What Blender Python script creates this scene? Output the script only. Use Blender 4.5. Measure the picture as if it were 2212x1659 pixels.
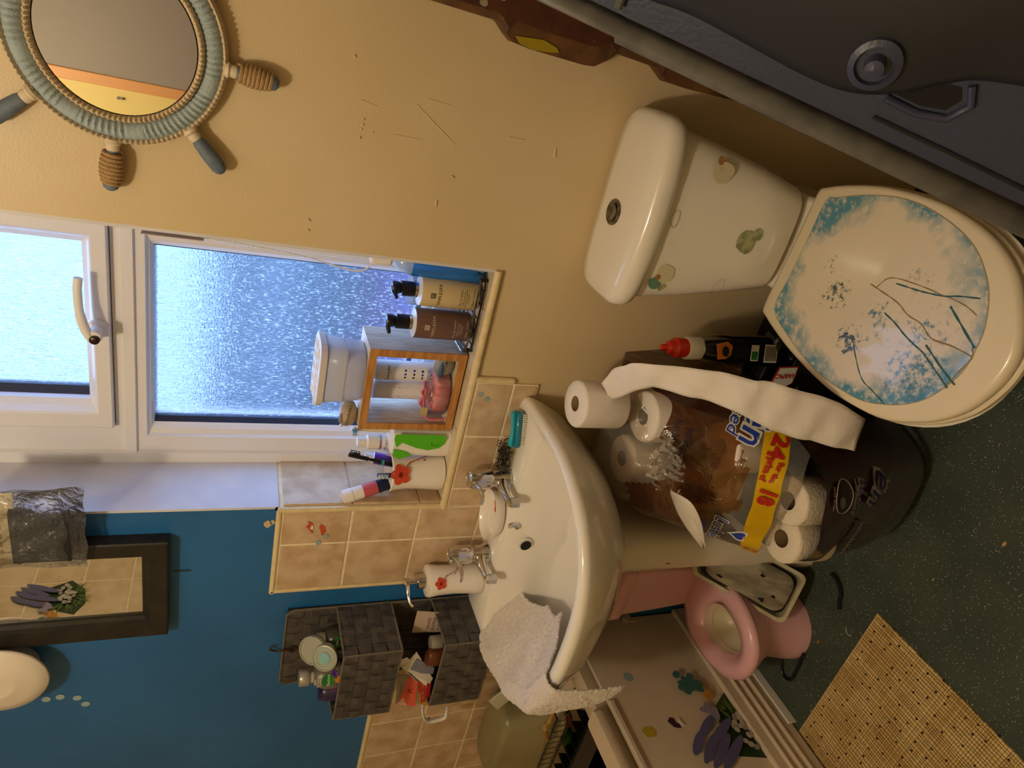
import bpy, math, random
from mathutils import Vector, Matrix
from math import sin, cos, pi, sqrt, radians
random.seed(7)
C = bpy.context.scene.collection
for _o in list(bpy.data.objects): bpy.data.objects.remove(_o)
sc = bpy.context.scene
# ---------------------------------------------------------------- camera (phone held sideways: the frame lies on its side)
cd = bpy.data.cameras.new('camera'); cam = bpy.data.objects.new('camera', cd); C.objects.link(cam)
cd.sensor_width = 36; cd.lens = 1435.43/2212*36; cd.clip_start = 0.02
Rr = (0.86601777, 0.49788119, 0.04612521); Rd = (0.23266051, -0.31959424, -0.91854701); Rf = (-0.44258593, 0.80620955, -0.39261158)
cam.matrix_world = Matrix(((Rd[0], Rr[0], -Rf[0], 0), (Rd[1], Rr[1], -Rf[1], -1.15), (Rd[2], Rr[2], -Rf[2], 1.42), (0, 0, 0, 1)))
sc.camera = cam
# ---------------------------------------------------------------- daylight outside, lamp in the room, exposure
W = bpy.data.worlds.new('sky'); sc.world = W; W.use_nodes = True
_bg = W.node_tree.nodes['Background']; _bg.inputs[0].default_value = (0.34, 0.53, 1.0, 1)
# overcast sky: three times as bright overhead as at the horizon
_n = W.node_tree.nodes; _l = W.node_tree.links; _tc = _n.new('ShaderNodeTexCoord'); _sx = _n.new('ShaderNodeSeparateXYZ'); _l.new(_tc.outputs['Generated'], _sx.inputs[0])
_mx = _n.new('ShaderNodeMath'); _mx.operation = 'MAXIMUM'; _mx.inputs[1].default_value = 0; _l.new(_sx.outputs[2], _mx.inputs[0])
_ma = _n.new('ShaderNodeMath'); _ma.operation = 'MULTIPLY_ADD'; _ma.inputs[1].default_value = 17.0; _ma.inputs[2].default_value = 8.5; _l.new(_mx.outputs[0], _ma.inputs[0]); _l.new(_ma.outputs[0], _bg.inputs[1])
def point(name, loc, col, power, r):
    l = bpy.data.lights.new(name, 'POINT'); l.color = col; l.energy = power; l.shadow_soft_size = r
    o = bpy.data.objects.new(name, l); o.location = loc; C.objects.link(o); return o
point('ceiling_bulb', (-0.53, -1.12, 2.25), (1.0, 0.83, 0.60), 26, 0.05)
sc.view_settings.view_transform = 'Standard'; sc.view_settings.look = 'None'
sc.view_settings.exposure = 0.0; sc.view_settings.gamma = 1; sc.view_settings.use_curve_mapping = False
sc.cycles.max_bounces = 10; sc.cycles.transparent_max_bounces = 16; sc.cycles.sample_clamp_indirect = 4

# ---------------------------------------------------------------- materials
def lin(h):
    if isinstance(h, tuple): return h
    h = h.lstrip('#'); v = [int(h[i:i+2], 16)/255 for i in (0, 2, 4)]
    return tuple(((c+.055)/1.055)**2.4 if c > .04045 else c/12.92 for c in v)
_M = {}
def mat(name, col, rough=.5, metal=0, col2=None, scale=20, lo=.4, hi=.6, bump=0, bscale=None, spec=.5, alpha=1, trans=0, ior=1.45,
        speck=None, sscale=200, sth=.12, coat=0, stretch=None, sheen=0, detail=5, emit=0):
    if name in _M: return _M[name]
    m = bpy.data.materials.new(name); m.use_nodes = True; nt = m.node_tree; N = nt.nodes; L = nt.links
    b = N['Principled BSDF']; c = lin(col)
    b.inputs['Base Color'].default_value = (*c, 1); b.inputs['Roughness'].default_value = rough; b.inputs['Metallic'].default_value = metal
    b.inputs['Specular IOR Level'].default_value = spec; b.inputs['Alpha'].default_value = alpha
    b.inputs['Transmission Weight'].default_value = trans; b.inputs['IOR'].default_value = ior; b.inputs['Coat Weight'].default_value = coat
    if sheen: b.inputs['Sheen Weight'].default_value = sheen
    g = N.new('ShaderNodeNewGeometry'); pos = g.outputs['Position']
    if stretch:
        mp = N.new('ShaderNodeMapping'); mp.inputs['Scale'].default_value = stretch; L.new(pos, mp.inputs[0]); pos = mp.outputs[0]
    out = None
    if col2:
        t = N.new('ShaderNodeTexNoise'); t.inputs['Scale'].default_value = scale; t.inputs['Detail'].default_value = detail; L.new(pos, t.inputs['Vector'])
        r = N.new('ShaderNodeValToRGB'); r.color_ramp.elements[0].position = lo; r.color_ramp.elements[1].position = hi
        r.color_ramp.elements[0].color = (*c, 1); r.color_ramp.elements[1].color = (*lin(col2), 1)
        L.new(t.outputs['Fac'], r.inputs['Fac']); out = r.outputs['Color']
    if speck:
        v = N.new('ShaderNodeTexVoronoi'); v.inputs['Scale'].default_value = sscale; L.new(pos, v.inputs['Vector'])
        t = N.new('ShaderNodeTexNoise'); t.inputs['Scale'].default_value = sscale*.31; L.new(pos, t.inputs['Vector'])
        q = N.new('ShaderNodeMath'); q.operation = 'MULTIPLY'; q.inputs[1].default_value = sth*2; L.new(t.outputs['Fac'], q.inputs[0])
        a = N.new('ShaderNodeMath'); a.operation = 'LESS_THAN'; L.new(v.outputs['Distance'], a.inputs[0]); L.new(q.outputs[0], a.inputs[1])
        x = N.new('ShaderNodeMix'); x.data_type = 'RGBA'; L.new(a.outputs[0], x.inputs['Factor'])
        if out: L.new(out, x.inputs['A'])
        else: x.inputs['A'].default_value = (*c, 1)
        x.inputs['B'].default_value = (*lin(speck), 1); out = x.outputs['Result']
    if out: L.new(out, b.inputs['Base Color'])
    if bump:
        t = N.new('ShaderNodeTexNoise'); t.inputs['Scale'].default_value = bscale or scale; t.inputs['Detail'].default_value = 4; L.new(pos, t.inputs['Vector'])
        u = N.new('ShaderNodeBump'); u.inputs['Strength'].default_value = bump; u.inputs['Distance'].default_value = .004
        L.new(t.outputs['Fac'], u.inputs['Height']); L.new(u.outputs['Normal'], b.inputs['Normal'])
    if emit:
        b.inputs['Emission Color'].default_value = (*c, 1); b.inputs['Emission Strength'].default_value = emit
    _M[name] = m; return m
cream = mat('cream_wall_paint', '#d6c19a', .42, col2='#d0ba90', scale=3, bump=.10, bscale=260)
blue = mat('blue_wall_paint', '#2668a4', .4, col2='#216099', scale=4, bump=.2, bscale=60, speck='#4e8ba2', sscale=60, sth=.05)
white_paint = mat('white_gloss_paint', '#d9d8dc', .3, col2='#d0cfd6', scale=12, bump=.1, bscale=30)
tile_m = mat('beige_stone_tile', '#ba9c7a', .28, col2='#d2ba9a', scale=24, lo=.36, hi=.62, bump=.15, bscale=90, detail=9, speck='#a27f58', sscale=130, sth=.07)
tile_m2 = mat('beige_wall_tile_large', '#cdb590', .25, col2='#dcc8a6', scale=14, lo=.36, hi=.62, bump=.1, bscale=60)
grout = mat('cream_grout', '#f2e6c8', .7, col2='#e6d8b4', scale=60)
trim_m = mat('cream_plastic_trim', '#e2cfa2', .35, col2='#d8c292', scale=40)
upvc = mat('white_window_plastic', '#e6e4e4', .3)
gasket = mat('dark_window_gasket', '#1b2438', .5)
floor_m = mat('green_vinyl_floor', '#434d43', .5, col2='#39443f', scale=8, speck='#b4b8ac', sscale=175, sth=.15, bump=.1, bscale=300)
ceil_m = mat('white_ceiling', '#e8e2d4', .7)
ceram = mat('white_ceramic', '#e6e0d4', .12, coat=.3, speck='#9a8a6a', sscale=85, sth=.035)
ceram2 = mat('sink_ceramic', '#ebe6dc', .1, coat=.4)
wplas = mat('white_plastic', '#ece8e2', .35)
cup_m = mat('glazed_white_china', '#f0e9e0', .2, coat=.3)
chrome = mat('chrome', '#d8d8da', .12, 1)
chrome_d = mat('dull_chrome', '#8d8a84', .3, 1, col2='#5c564c', scale=90)
pink = mat('pink_potty_plastic', '#e6b6be', .25, col2='#dfadb6', scale=5)
bath_m = mat('bath_panel_acrylic', '#d9c9b2', .35, col2='#d2c1a9', scale=5)
bathw = mat('bath_acrylic', '#d6c3a9', .25)
blk = mat('black_plastic', '#141416', .35)
dark = mat('dark_interior', '#0e0c0b', .8)
basket_m = mat('dark_grey_woven_band', '#454140', .55, col2='#56504b', scale=40, bump=.5, bscale=500)
basket_e = mat('grey_basket_binding', '#6b6458', .7, bump=.5, bscale=300)
wood = mat('oak_veneer', '#a9713a', .45, col2='#c08a4c', scale=18, stretch=(1, 6, 6), bump=.1, bscale=80)
wood_l = mat('pale_oak_panel', '#d8cbb4', .5, col2='#c7b79b', scale=22, stretch=(6, 1, 1))
wood_l2 = mat('pale_oak_panel_upright', '#d6c9b4', .5, col2='#bfae94', scale=20, stretch=(6, 6, 1))
tissue = mat('white_tissue', '#e9e1dc', .95, bump=.2, bscale=260)
tissue2 = mat('tissue_roll_end', '#e4d8c6', .95, bump=.6, bscale=160)
card = mat('cardboard_core', '#9b8262', .9)
film_b = mat('brown_printed_film', '#3d1f17', .18, coat=.5, col2='#341812', scale=9, bump=.9, bscale=26)
film_t0 = mat('brown_clear_film', '#8a5a2e', .14, alpha=.62, coat=.6, col2='#6b4326', scale=11, bump=1, bscale=30)
film_c0 = mat('clear_film', '#e8e0d4', .1, alpha=.26, coat=.8, bump=1, bscale=34)
film_y = mat('yellow_printed_film', '#dfb400', .25, col2='#c99f00', scale=12, bump=.8, bscale=30)
red_p = mat('red_print', '#b8231c', .35); blu_p = mat('blue_print', '#1f3fae', .35); wht_p = mat('white_print', '#e9e5dc', .4); blk_p = mat('black_print', '#15151a', .4)
grn_p = mat('green_print', '#1f7a2c', .4)
towel_m = mat('white_terry_towel', '#f0e6dc', 1, bump=1, bscale=420, sheen=.3, col2='#e6dacd', scale=120)
mirror_m = mat('mirror_glass', '#e6e6e2', .01, 1)
rope_m = mat('natural_rope', '#b8976a', .95, bump=.8, bscale=500); ropew = mat('whitewashed_rope', '#d8c4a4', .9, bump=.6, bscale=300)
bluegrey = mat('blue_grey_painted_wood', '#5c6a7c', .6, col2='#6d7a88', scale=70); bluerope = mat('pale_blue_rope_band', '#a3b2b6', .85, bump=.4, bscale=400)

def film(name, tint, haze=.08, hazec='#ffffff', rough=.14, bump=.8, bscale=15, gl=.06):
    m = bpy.data.materials.new(name); m.use_nodes = True; nt = m.node_tree; N = nt.nodes; L = nt.links; N.remove(N['Principled BSDF'])
    tr = N.new('ShaderNodeBsdfTransparent'); tr.inputs[0].default_value = (*lin(tint), 1); df = N.new('ShaderNodeBsdfDiffuse'); df.inputs[0].default_value = (*lin(hazec), 1)
    g = N.new('ShaderNodeBsdfGlossy'); g.inputs['Roughness'].default_value = rough; a = N.new('ShaderNodeMixShader'); b = N.new('ShaderNodeMixShader'); a.inputs[0].default_value = haze
    L.new(tr.outputs[0], a.inputs[1]); L.new(df.outputs[0], a.inputs[2]); f = N.new('ShaderNodeFresnel'); f.inputs[0].default_value = 1.4
    q = N.new('ShaderNodeMath'); q.operation = 'ADD'; q.inputs[1].default_value = gl; L.new(f.outputs[0], q.inputs[0]); L.new(q.outputs[0], b.inputs[0]); L.new(a.outputs[0], b.inputs[1]); L.new(g.outputs[0], b.inputs[2])
    ge = N.new('ShaderNodeNewGeometry'); t = N.new('ShaderNodeTexNoise'); t.inputs['Scale'].default_value = bscale; t.inputs['Detail'].default_value = 5; t.inputs['Distortion'].default_value = 1.2; L.new(ge.outputs['Position'], t.inputs['Vector'])
    u = N.new('ShaderNodeBump'); u.inputs['Strength'].default_value = bump; u.inputs['Distance'].default_value = .012; L.new(t.outputs['Fac'], u.inputs['Height']); L.new(u.outputs[0], g.inputs['Normal']); L.new(u.outputs[0], f.inputs['Normal'])
    L.new(b.outputs[0], N['Material Output'].inputs[0]); _M[name] = m; return m
film_c = film('clear_film', '#f4ecdf', .10); film_t = film('brown_clear_film', '#b88650', .28, '#a06c3a'); film_d = film('dark_brown_clear_film', '#8a5a38', .45, '#6b3c20')
# ---------------------------------------------------------------- mesh helpers
def wloc(o):
    v = Vector((0, 0, 0))
    while o is not None: v += o.location; o = o.parent
    return v
def thing(name, label, cat, loc=(0, 0, 0), group=None):
    o = bpy.data.objects.new(name, None); C.objects.link(o); o.location = loc; o.empty_display_size = .02
    o['label'] = label; o['category'] = cat
    if group: o['group'] = group
    return o
def tag(o, label, cat=None, group=None, kind=None):
    if label: o['label'] = label
    if cat: o['category'] = cat
    if group: o['group'] = group
    if kind: o['kind'] = kind
    return o
class MB:
    def __init__(s): s.v = []; s.f = []; s.mi = []; s.T = None; s.m = 0
    def add(s, vs, fs, m=None):
        k = len(s.v); s.v += [Vector(v) if s.T is None else s.T @ Vector(v) for v in vs]
        s.f += [tuple(i+k for i in f) for f in fs]; s.mi += [s.m if m is None else m]*len(fs); return s
    def box(s, x0, x1, y0, y1, z0, z1, m=None):
        vs = [(x, y, z) for x in (x0, x1) for y in (y0, y1) for z in (z0, z1)]
        return s.add(vs, [(0, 1, 3, 2), (4, 6, 7, 5), (0, 4, 5, 1), (2, 3, 7, 6), (0, 2, 6, 4), (1, 5, 7, 3)], m)
    def loft(s, rings, cap0=True, cap1=True, m=None, closed=True):
        n = len(rings[0]); vs = [p for r in rings for p in r]; fs = []
        for i in range(len(rings)-1):
            for j in range(n if closed else n-1):
                a = i*n+j; b = i*n+(j+1) % n; fs.append((a, b, b+n, a+n))
        if cap0: fs.append(tuple(range(n))[::-1])
        if cap1: fs.append(tuple(range((len(rings)-1)*n, len(rings)*n)))
        return s.add(vs, fs, m)
    def lathe(s, prof, c=(0, 0, 0), ax='z', n=28, cap0=True, cap1=True, m=None, sx=1, sy=1):
        rings = []
        for r, h in prof:
            ring = []
            for j in range(n):
                a = 2*pi*j/n; p = (r*cos(a)*sx, r*sin(a)*sy, h)
                if ax == 'y': p = (p[0], h, p[1])
                elif ax == 'x': p = (h, p[0], p[1])
                ring.append((c[0]+p[0], c[1]+p[1], c[2]+p[2]))
            rings.append(ring)
        return s.loft(rings, cap0, cap1, m)
    def tube(s, pts, r, n=8, closed=False, m=None, flat=None):
        P = [Vector(p) for p in pts]; N = len(P); rings = []; up = None
        for i, p in enumerate(P):
            if closed: t = (P[(i+1) % N]-P[i-1])
            else: t = P[min(i+1, N-1)]-P[max(i-1, 0)]
            t = t.normalized() if t.length > 1e-9 else Vector((0, 0, 1))
            if up is None:
                up = Vector((0, 0, 1)) if abs(t.z) < .9 else Vector((1, 0, 0))
            u = (up - t*up.dot(t));
            u = u.normalized() if u.length > 1e-6 else t.orthogonal().normalized()
            up = u; w = t.cross(u); rr = r[i] if isinstance(r, (list, tuple)) else r
            rings.append([p+u*(rr*cos(2*pi*j/n))*(flat or 1)+w*(rr*sin(2*pi*j/n)) for j in range(n)])
        if closed: rings.append(rings[0]); return s.loft(rings, False, False, m)
        return s.loft(rings, True, True, m)
    def prism(s, poly, h, mp, m=None):   # poly 2D, extruded by h along normal; mp(x,y,d)->world
        n = len(poly); vs = [mp(x, y, 0) for x, y in poly]+[mp(x, y, h) for x, y in poly]
        return s.add(vs, [tuple(range(n))[::-1], tuple(range(n, 2*n))]+[(j, (j+1) % n, (j+1) % n+n, j+n) for j in range(n)], m)
    def build(s, name, mats, parent=None, smooth=False, bevel=0, sub=0, solid=0, origin=None, seg=2):
        if not isinstance(mats, (list, tuple)): mats = [mats]
        vs = s.v
        if parent is not None: o0 = wloc(parent)
        elif origin is not None: o0 = Vector(origin)
        else:
            o0 = Vector(((min(v.x for v in vs)+max(v.x for v in vs))/2, (min(v.y for v in vs)+max(v.y for v in vs))/2, min(v.z for v in vs)))
        me = bpy.data.meshes.new(name); me.from_pydata([tuple(v-o0) for v in vs], [], s.f); me.validate()
        for m in mats: me.materials.append(m)
        if len(mats) > 1 and len(me.polygons) == len(s.mi):
            for p, i in zip(me.polygons, s.mi): p.material_index = i
        import bmesh
        b = bmesh.new(); b.from_mesh(me); bmesh.ops.recalc_face_normals(b, faces=b.faces); b.to_mesh(me); b.free()
        if smooth:
            for p in me.polygons: p.use_smooth = True
            try: me.set_sharp_from_angle(angle=radians(smooth if smooth is not True else 45))
            except Exception: pass
        o = bpy.data.objects.new(name, me); C.objects.link(o)
        if parent is not None: o.parent = parent
        else: o.location = o0
        if solid: q = o.modifiers.new('s', 'SOLIDIFY'); q.thickness = solid; q.offset = 0
        if bevel:
            q = o.modifiers.new('b', 'BEVEL'); q.width = bevel; q.segments = seg; q.limit_method = 'ANGLE'; q.angle_limit = radians(40)
            if smooth is False:
                for p in me.polygons: p.use_smooth = True
                try: me.set_sharp_from_angle(angle=radians(30))
                except Exception: pass
        if sub: q = o.modifiers.new('u', 'SUBSURF'); q.levels = sub; q.render_levels = sub
        return o
def bx(name, m, parent, x0, x1, y0, y1, z0, z1, bevel=0): return MB().box(x0, x1, y0, y1, z0, z1).build(name, m, parent, bevel=bevel)
def structure(o, label=None):
    o['kind'] = 'structure'
    if label: o['label'] = label
    return o
def piece(mesh_ob, loc, name, parent):       # a repeated part sharing mesh data
    o = mesh_ob.copy(); o.name = name; C.objects.link(o); o.parent = parent; o.location = Vector(loc)-wloc(parent); return o
def plane(o, ux, uy, off=None):
    o = Vector(o); ux = Vector(ux).normalized(); uy = Vector(uy).normalized(); n = ux.cross(uy)
    return lambda x, y, d=0: o+ux*x+uy*y+n*d
def cyl(c, r, phi0, squash=1):                 # x runs round a vertical cylinder, y up
    return lambda x, y, d=0: Vector((c[0]+(r+d)*cos(phi0+x/r), c[1]+(r+d)*sin(phi0+x/r)*squash, c[2]+y))
def tri2d(body, size, spacing=1, bold=0, shear=0):
    cu = bpy.data.curves.new('t', 'FONT'); cu.body = body; cu.size = size; cu.align_x = 'CENTER'; cu.align_y = 'CENTER'; cu.space_character = spacing
    cu.offset = bold; cu.shear = shear; cu.resolution_u = 2
    ob = bpy.data.objects.new('t', cu); C.objects.link(ob); dg = bpy.context.evaluated_depsgraph_get(); dg.update()
    me = bpy.data.meshes.new_from_object(ob.evaluated_get(dg)); vs = [(v.co.x, v.co.y) for v in me.vertices]; fs = [tuple(p.vertices) for p in me.polygons]
    bpy.data.objects.remove(ob); bpy.data.curves.remove(cu); bpy.data.meshes.remove(me); return vs, fs
def text(body, size, mp, m, parent, name='lettering', x=0, y=0, d=.0006, **k):
    vs, fs = tri2d(body, size, **k); b = MB(); b.add([mp(a+x, c+y, d) for a, c in vs], fs)
    return b.build(name, m, parent)
def decal(poly, mp, m, parent, name, d=.0005, x=0, y=0, sc_=1, kind=None, label=None):
    b = MB(); b.add([mp(a*sc_+x, c*sc_+y, d) for a, c in poly], [tuple(range(len(poly)))])
    o = b.build(name, m, parent)
    if label: o['label'] = label
    return o
def ell(a, b, n=20, x=0, y=0, rot=0, ph=0): return [(x+a*cos(t)*cos(rot)-b*sin(t)*sin(rot), y+a*cos(t)*sin(rot)+b*sin(t)*cos(rot)) for t in [ph+2*pi*i/n for i in range(n)]]
def sring(cx, cy, a, bf, bb, z, n=48, nf=2.5, nb=6, tilt=0):   # superellipse ring: front half bf (towards -Y), back half bb
    R = []
    for i in range(n):
        t = 2*pi*i/n; c = cos(t); s_ = sin(t); e = nf if s_ < 0 else nb; b = bf if s_ < 0 else bb
        R.append((cx+a*math.copysign(abs(c)**(2/e), c), cy+b*math.copysign(abs(s_)**(2/e), s_), z))
    return R
def catmull(P, k=8):
    P = [Vector(p) for p in P]; out = []
    for i in range(len(P)-1):
        a = P[max(i-1, 0)]; b = P[i]; c = P[i+1]; d = P[min(i+2, len(P)-1)]
        for j in range(k):
            t = j/k; out.append(.5*((2*b)+(c-a)*t+(2*a-5*b+4*c-d)*t*t+(3*b-a-3*c+d)*t**3))
    out.append(P[-1]); return out
# ================================================================ THE ROOM
XL, XR, YF, ZC = -2.2, 0.75, -1.9, 2.42
b = MB()
for q in ((-.383, XR, 0, .3, 0, ZC, 0), (-.94, -.383, 0, .3, 0, .945, 0), (-.958, -.383, 0, .3, 2.1, ZC, 0),
          (XL, -.958, 0, .3, .945, ZC, 1), (XL, -.94, 0, .3, 0, .945, 1)): b.box(*q)
wb = structure(b.build('wall_back', [cream, blue]), 'window wall painted cream at the right and deep blue at the left')
fl = structure(bx('floor', floor_m, None, XL-.1, XR+.1, YF-.1, .1, -.06, 0), 'dark green speckled vinyl floor')
structure(bx('ceiling', ceil_m, None, XL-.1, XR+.1, YF-.1, .3, ZC, ZC+.05))
structure(bx('wall_right', cream, None, XR, XR+.1, YF, .0, 0, ZC))
yel_w = mat('yellow_wall_paint', '#dcc67a', .6)
wf = structure(bx('wall_front', yel_w, None, XL, XR, YF-.1, YF, 0, ZC))
door = thing('door_1', 'grey brown door in the wall opposite the window', 'door', (0, YF, 0)); del door['category']; door['kind'] = 'structure'
bx('door_leaf', mat('door_paint', '#8c8378', .7), door, -.44, .4, YF, YF+.035, 0, 2.25)
bx('architrave', mat('tan_door_trim', '#c98f55', .5), door, -.478, -.44, YF, YF+.045, 0, 2.3, .003)
MB().box(-.52, -.512, YF, YF+.012, 1.83, 1.85).build('hook', chrome_d, door)
wl = structure(bx('wall_left', grout, None, XL-.1, XL, YF, 0, 0, ZC), 'tiled wall above the bath')
t0 = None
for r_ in range(5):
    for c_ in range(5):
        z0 = 1.403+.1655*r_; y0 = -1.60+.25*c_
        if t0 is None: t0 = bx('wall_tile', tile_m2, wl, XL, XL+.006, y0+.003, y0+.247, z0+.003, z0+.1625); p0 = (y0, z0)
        else:
            q_ = t0.copy(); q_.name = 'wall_tile'; C.objects.link(q_); q_.parent = wl; q_.location = (0, y0-p0[0], z0-p0[1])
bx('joint_fill', grout, wl, XL, XL+.0048, -1.60, -.35, 1.403, 2.23)
bx('tiled_area', tile_m2, wl, XL, XL+.006, YF+.01, -.01, .5, 1.395)

# splashback tiles: each its own piece of the back wall
def tiles(par, x0, cols, z0, rows, nm='splashback_tile', y=-.003, th=.007):
    bx('grout', grout, par, cols[0], cols[-1], -.0068, 0, rows[0], rows[-1])
    for i in range(len(cols)-1):
        for j in range(len(rows)-1):
            bx(nm, tile_m, par, cols[i]+.0028, cols[i+1]-.0028, -.0082-random.random()*.0005, -.001, rows[j]+.0028, rows[j+1]-.0028, .0009)
tiles(wb, 0, [-1.188, -1.053, -.960], 0, [.80, .858, 1.006, 1.157, 1.303])
tiles(wb, 0, [-.958, -.907, -.764, -.628], 0, [.80, .858, .943])
tiles(wb, 0, [-2.198, -2.165, -2.02, -1.875, -1.73, -1.585, -1.44, -1.40], 0, [.42, .56, .71, .86, 1.012])
# reveal tiles on the left side of the window recess
rv = bx('reveal_grout', grout, wb, -.958, -.9545, .0, .165, .953, 1.31)
for z0, z1 in ((.957, 1.006), (1.006, 1.157), (1.157, 1.303)):
    bx('reveal_tile', tile_m, wb, -.956, -.9495, .004, .161, z0+.002, z1-.002, .001)
bx('reveal_paint', white_paint, wb, -.958, -.9525, .0, .165, 1.31, 2.1)
bx('reveal_paint', white_paint, wb, -.3885, -.383, .0, .165, .953, 2.1)
bx('reveal_paint', white_paint, wb, -.958, -.383, .0, .165, 2.0955, 2.1)
# gloss sill with its tiles
sill_m = mat('glossy_cream_sill_tile', '#dccdb2', .18, coat=.3, col2='#d3c0a0', scale=30)
bx('sill_bed', grout, wb, -.958, -.383, 0, .165, .94, .950)
xs = [-.955, -.907, -.764, -.62, -.476, -.386]
for i in range(5): bx('sill_tile', sill_m, wb, xs[i]+.001, xs[i+1]-.001, .0, .164, .946, .953, .001)
# quadrant trims
def trim(nm, p, q, r=.007, m=trim_m): return structure(MB().tube([p, q], r, 10).build(nm, m, smooth=True))
trim('trim_1', (-.383, -.003, .951), (-.963, -.003, .951), .0085)
trim('trim_2', (-.960, -.002, .955), (-.960, -.002, 1.312), .007)
trim('trim_3', (-1.190, -.004, .80), (-1.190, -.004, 1.312), .0065)
trim('trim_4', (-1.195, -.004, 1.308), (-.960, -.004, 1.308), .0065)
trim('trim_5', (-.622, -.004, .86), (-.622, -.004, .945), .0075)
trim('trim_6', (XL, -.004, 1.018), (-1.40, -.004, 1.018), .0075)
trim('trim_7', (-.958, .0, 1.312), (-.958, .163, 1.312), .0055)
# dents in the plaster and old filler scars
for (x, z, r) in ((-.30, 1.12, .005), (-.295, 1.135, .004), (-.21, 1.19, .006), (-.215, 1.178, .004), (-.205, 1.168, .004), (-.15, .93, .005), (-.157, .917, .004), (-.36, 1.13, .004)):
    MB().lathe([(r, 0), (r*.8, .0012), (r*.3, .002)], (x, 0, z), 'y', 8).build('paint_blob', cream, wb, smooth=True).scale = (1, -1, 1)
for (px_, py_, px2, py2) in ((785, 255, 785, 259), (783, 267, 783, 271), (780, 276, 780, 280), (777, 294, 777, 300), (805, 285, 806, 287), (780, 215, 815, 230), (900, 225, 985, 315), (925, 213, 975, 228), (1200, 320, 1198, 340), (975, 380, 980, 384), (943, 432, 941, 446), (665, 472, 669, 478), (664, 495, 668, 499), (765, 118, 768, 124), (1100, 295, 1135, 303), (850, 290, 912, 302)):
    def _w(x, y):
        u_ = (1659-y-829.5)/1435.43; v_ = (x-1106)/1435.43; d = [Rr[i]*u_+Rd[i]*v_+Rf[i] for i in range(3)]; t = 1.15/d[1]; return (d[0]*t, -.0002, 1.42+d[2]*t)
    MB().tube([_w(px_, py_), _w(px2, py2)], .0009 if abs(px2-px_) > 8 else .0022, 7).build('plaster_scar', cream, wb, smooth=True)

# ================================================================ WINDOW
win = thing('window_1', 'white plastic framed frosted window with a top hung sash', 'window', (-.67, .2, .953)); del win['category']; win['kind'] = 'structure'
def frame(nm, x0, x1, z0, z1, prof, m, par, k=(1, 1, 1, 1), bev=0):   # k = inset factor left,right,bottom,top
    b = MB(); rings = []
    for i, y in prof: rings.append([(x0+i*k[0], y, z0+i*k[2]), (x1-i*k[1], y, z0+i*k[2]), (x1-i*k[1], y, z1-i*k[3]), (x0+i*k[0], y, z1-i*k[3])])
    return b.loft(rings, False, False).build(nm, m, par)
frame('outer_frame', -.9525, -.3885, .953, 1.602, [(0, .24), (0, .158), (.024, .158), (.028, .165), (.062, .165), (.066, .172), (.076, .176), (.086, .186), (.086, .24)], upvc, win, (1, 1, .95, .5))
frame('outer_frame', -.9525, -.3885, 1.602, 2.0955, [(0, .24), (0, .158), (.024, .158), (.028, .165), (.086, .165), (.09, .169), (.09, .24)], upvc, win, (1, .5, .28, .5))
sash = frame('sash', -.861, -.425, 1.628, 2.05, [(0, .2), (0, .150), (.003, .147), (.032, .147), (.036, .15), (.044, .162), (.055, .172), (.055, .24)], upvc, win, (1, 1, .78, .8))
frame('gasket', -.868, -.47, 1.033, 1.572, [(0, .185), (.010, .196), (.010, .21)], gasket, win, (1.1, 1, 1, .35))
frame('gasket', -.807, -.40, 1.669, 2.01, [(0, .185), (.012, .196), (.012, .21)], gasket, win, (1.3, 1, .5, 1))
gl = bpy.data.materials.new('rain_pattern_glass'); gl.use_nodes = True; nt = gl.node_tree; N = nt.nodes; L = nt.links
pb = N['Principled BSDF']; pb.inputs['Transmission Weight'].default_value = 1; pb.inputs['Roughness'].default_value = .14; pb.inputs['IOR'].default_value = 1.2
pb.inputs['Base Color'].default_value = (.93, .96, 1, 1)
g_ = N.new('ShaderNodeNewGeometry'); mp_ = N.new('ShaderNodeMapping'); mp_.inputs['Scale'].default_value = (1, 1, .035); L.new(g_.outputs['Position'], mp_.inputs[0])
n1 = N.new('ShaderNodeTexNoise'); n1.inputs['Scale'].default_value = 800; n1.inputs['Detail'].default_value = 3; L.new(mp_.outputs[0], n1.inputs['Vector'])
n2 = N.new('ShaderNodeTexNoise'); n2.inputs['Scale'].default_value = 260; n2.inputs['Detail'].default_value = 6; L.new(g_.outputs['Position'], n2.inputs['Vector'])
ad = N.new('ShaderNodeMath'); ad.operation = 'MULTIPLY_ADD'; L.new(n2.outputs['Fac'], ad.inputs[0]); ad.inputs[1].default_value = .35; L.new(n1.outputs['Fac'], ad.inputs[2])
bu = N.new('ShaderNodeBump'); bu.inputs['Strength'].default_value = 1; bu.inputs['Distance'].default_value = .0035; L.new(ad.outputs[0], bu.inputs['Height']); L.new(bu.outputs[0], pb.inputs['Normal'])
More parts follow.
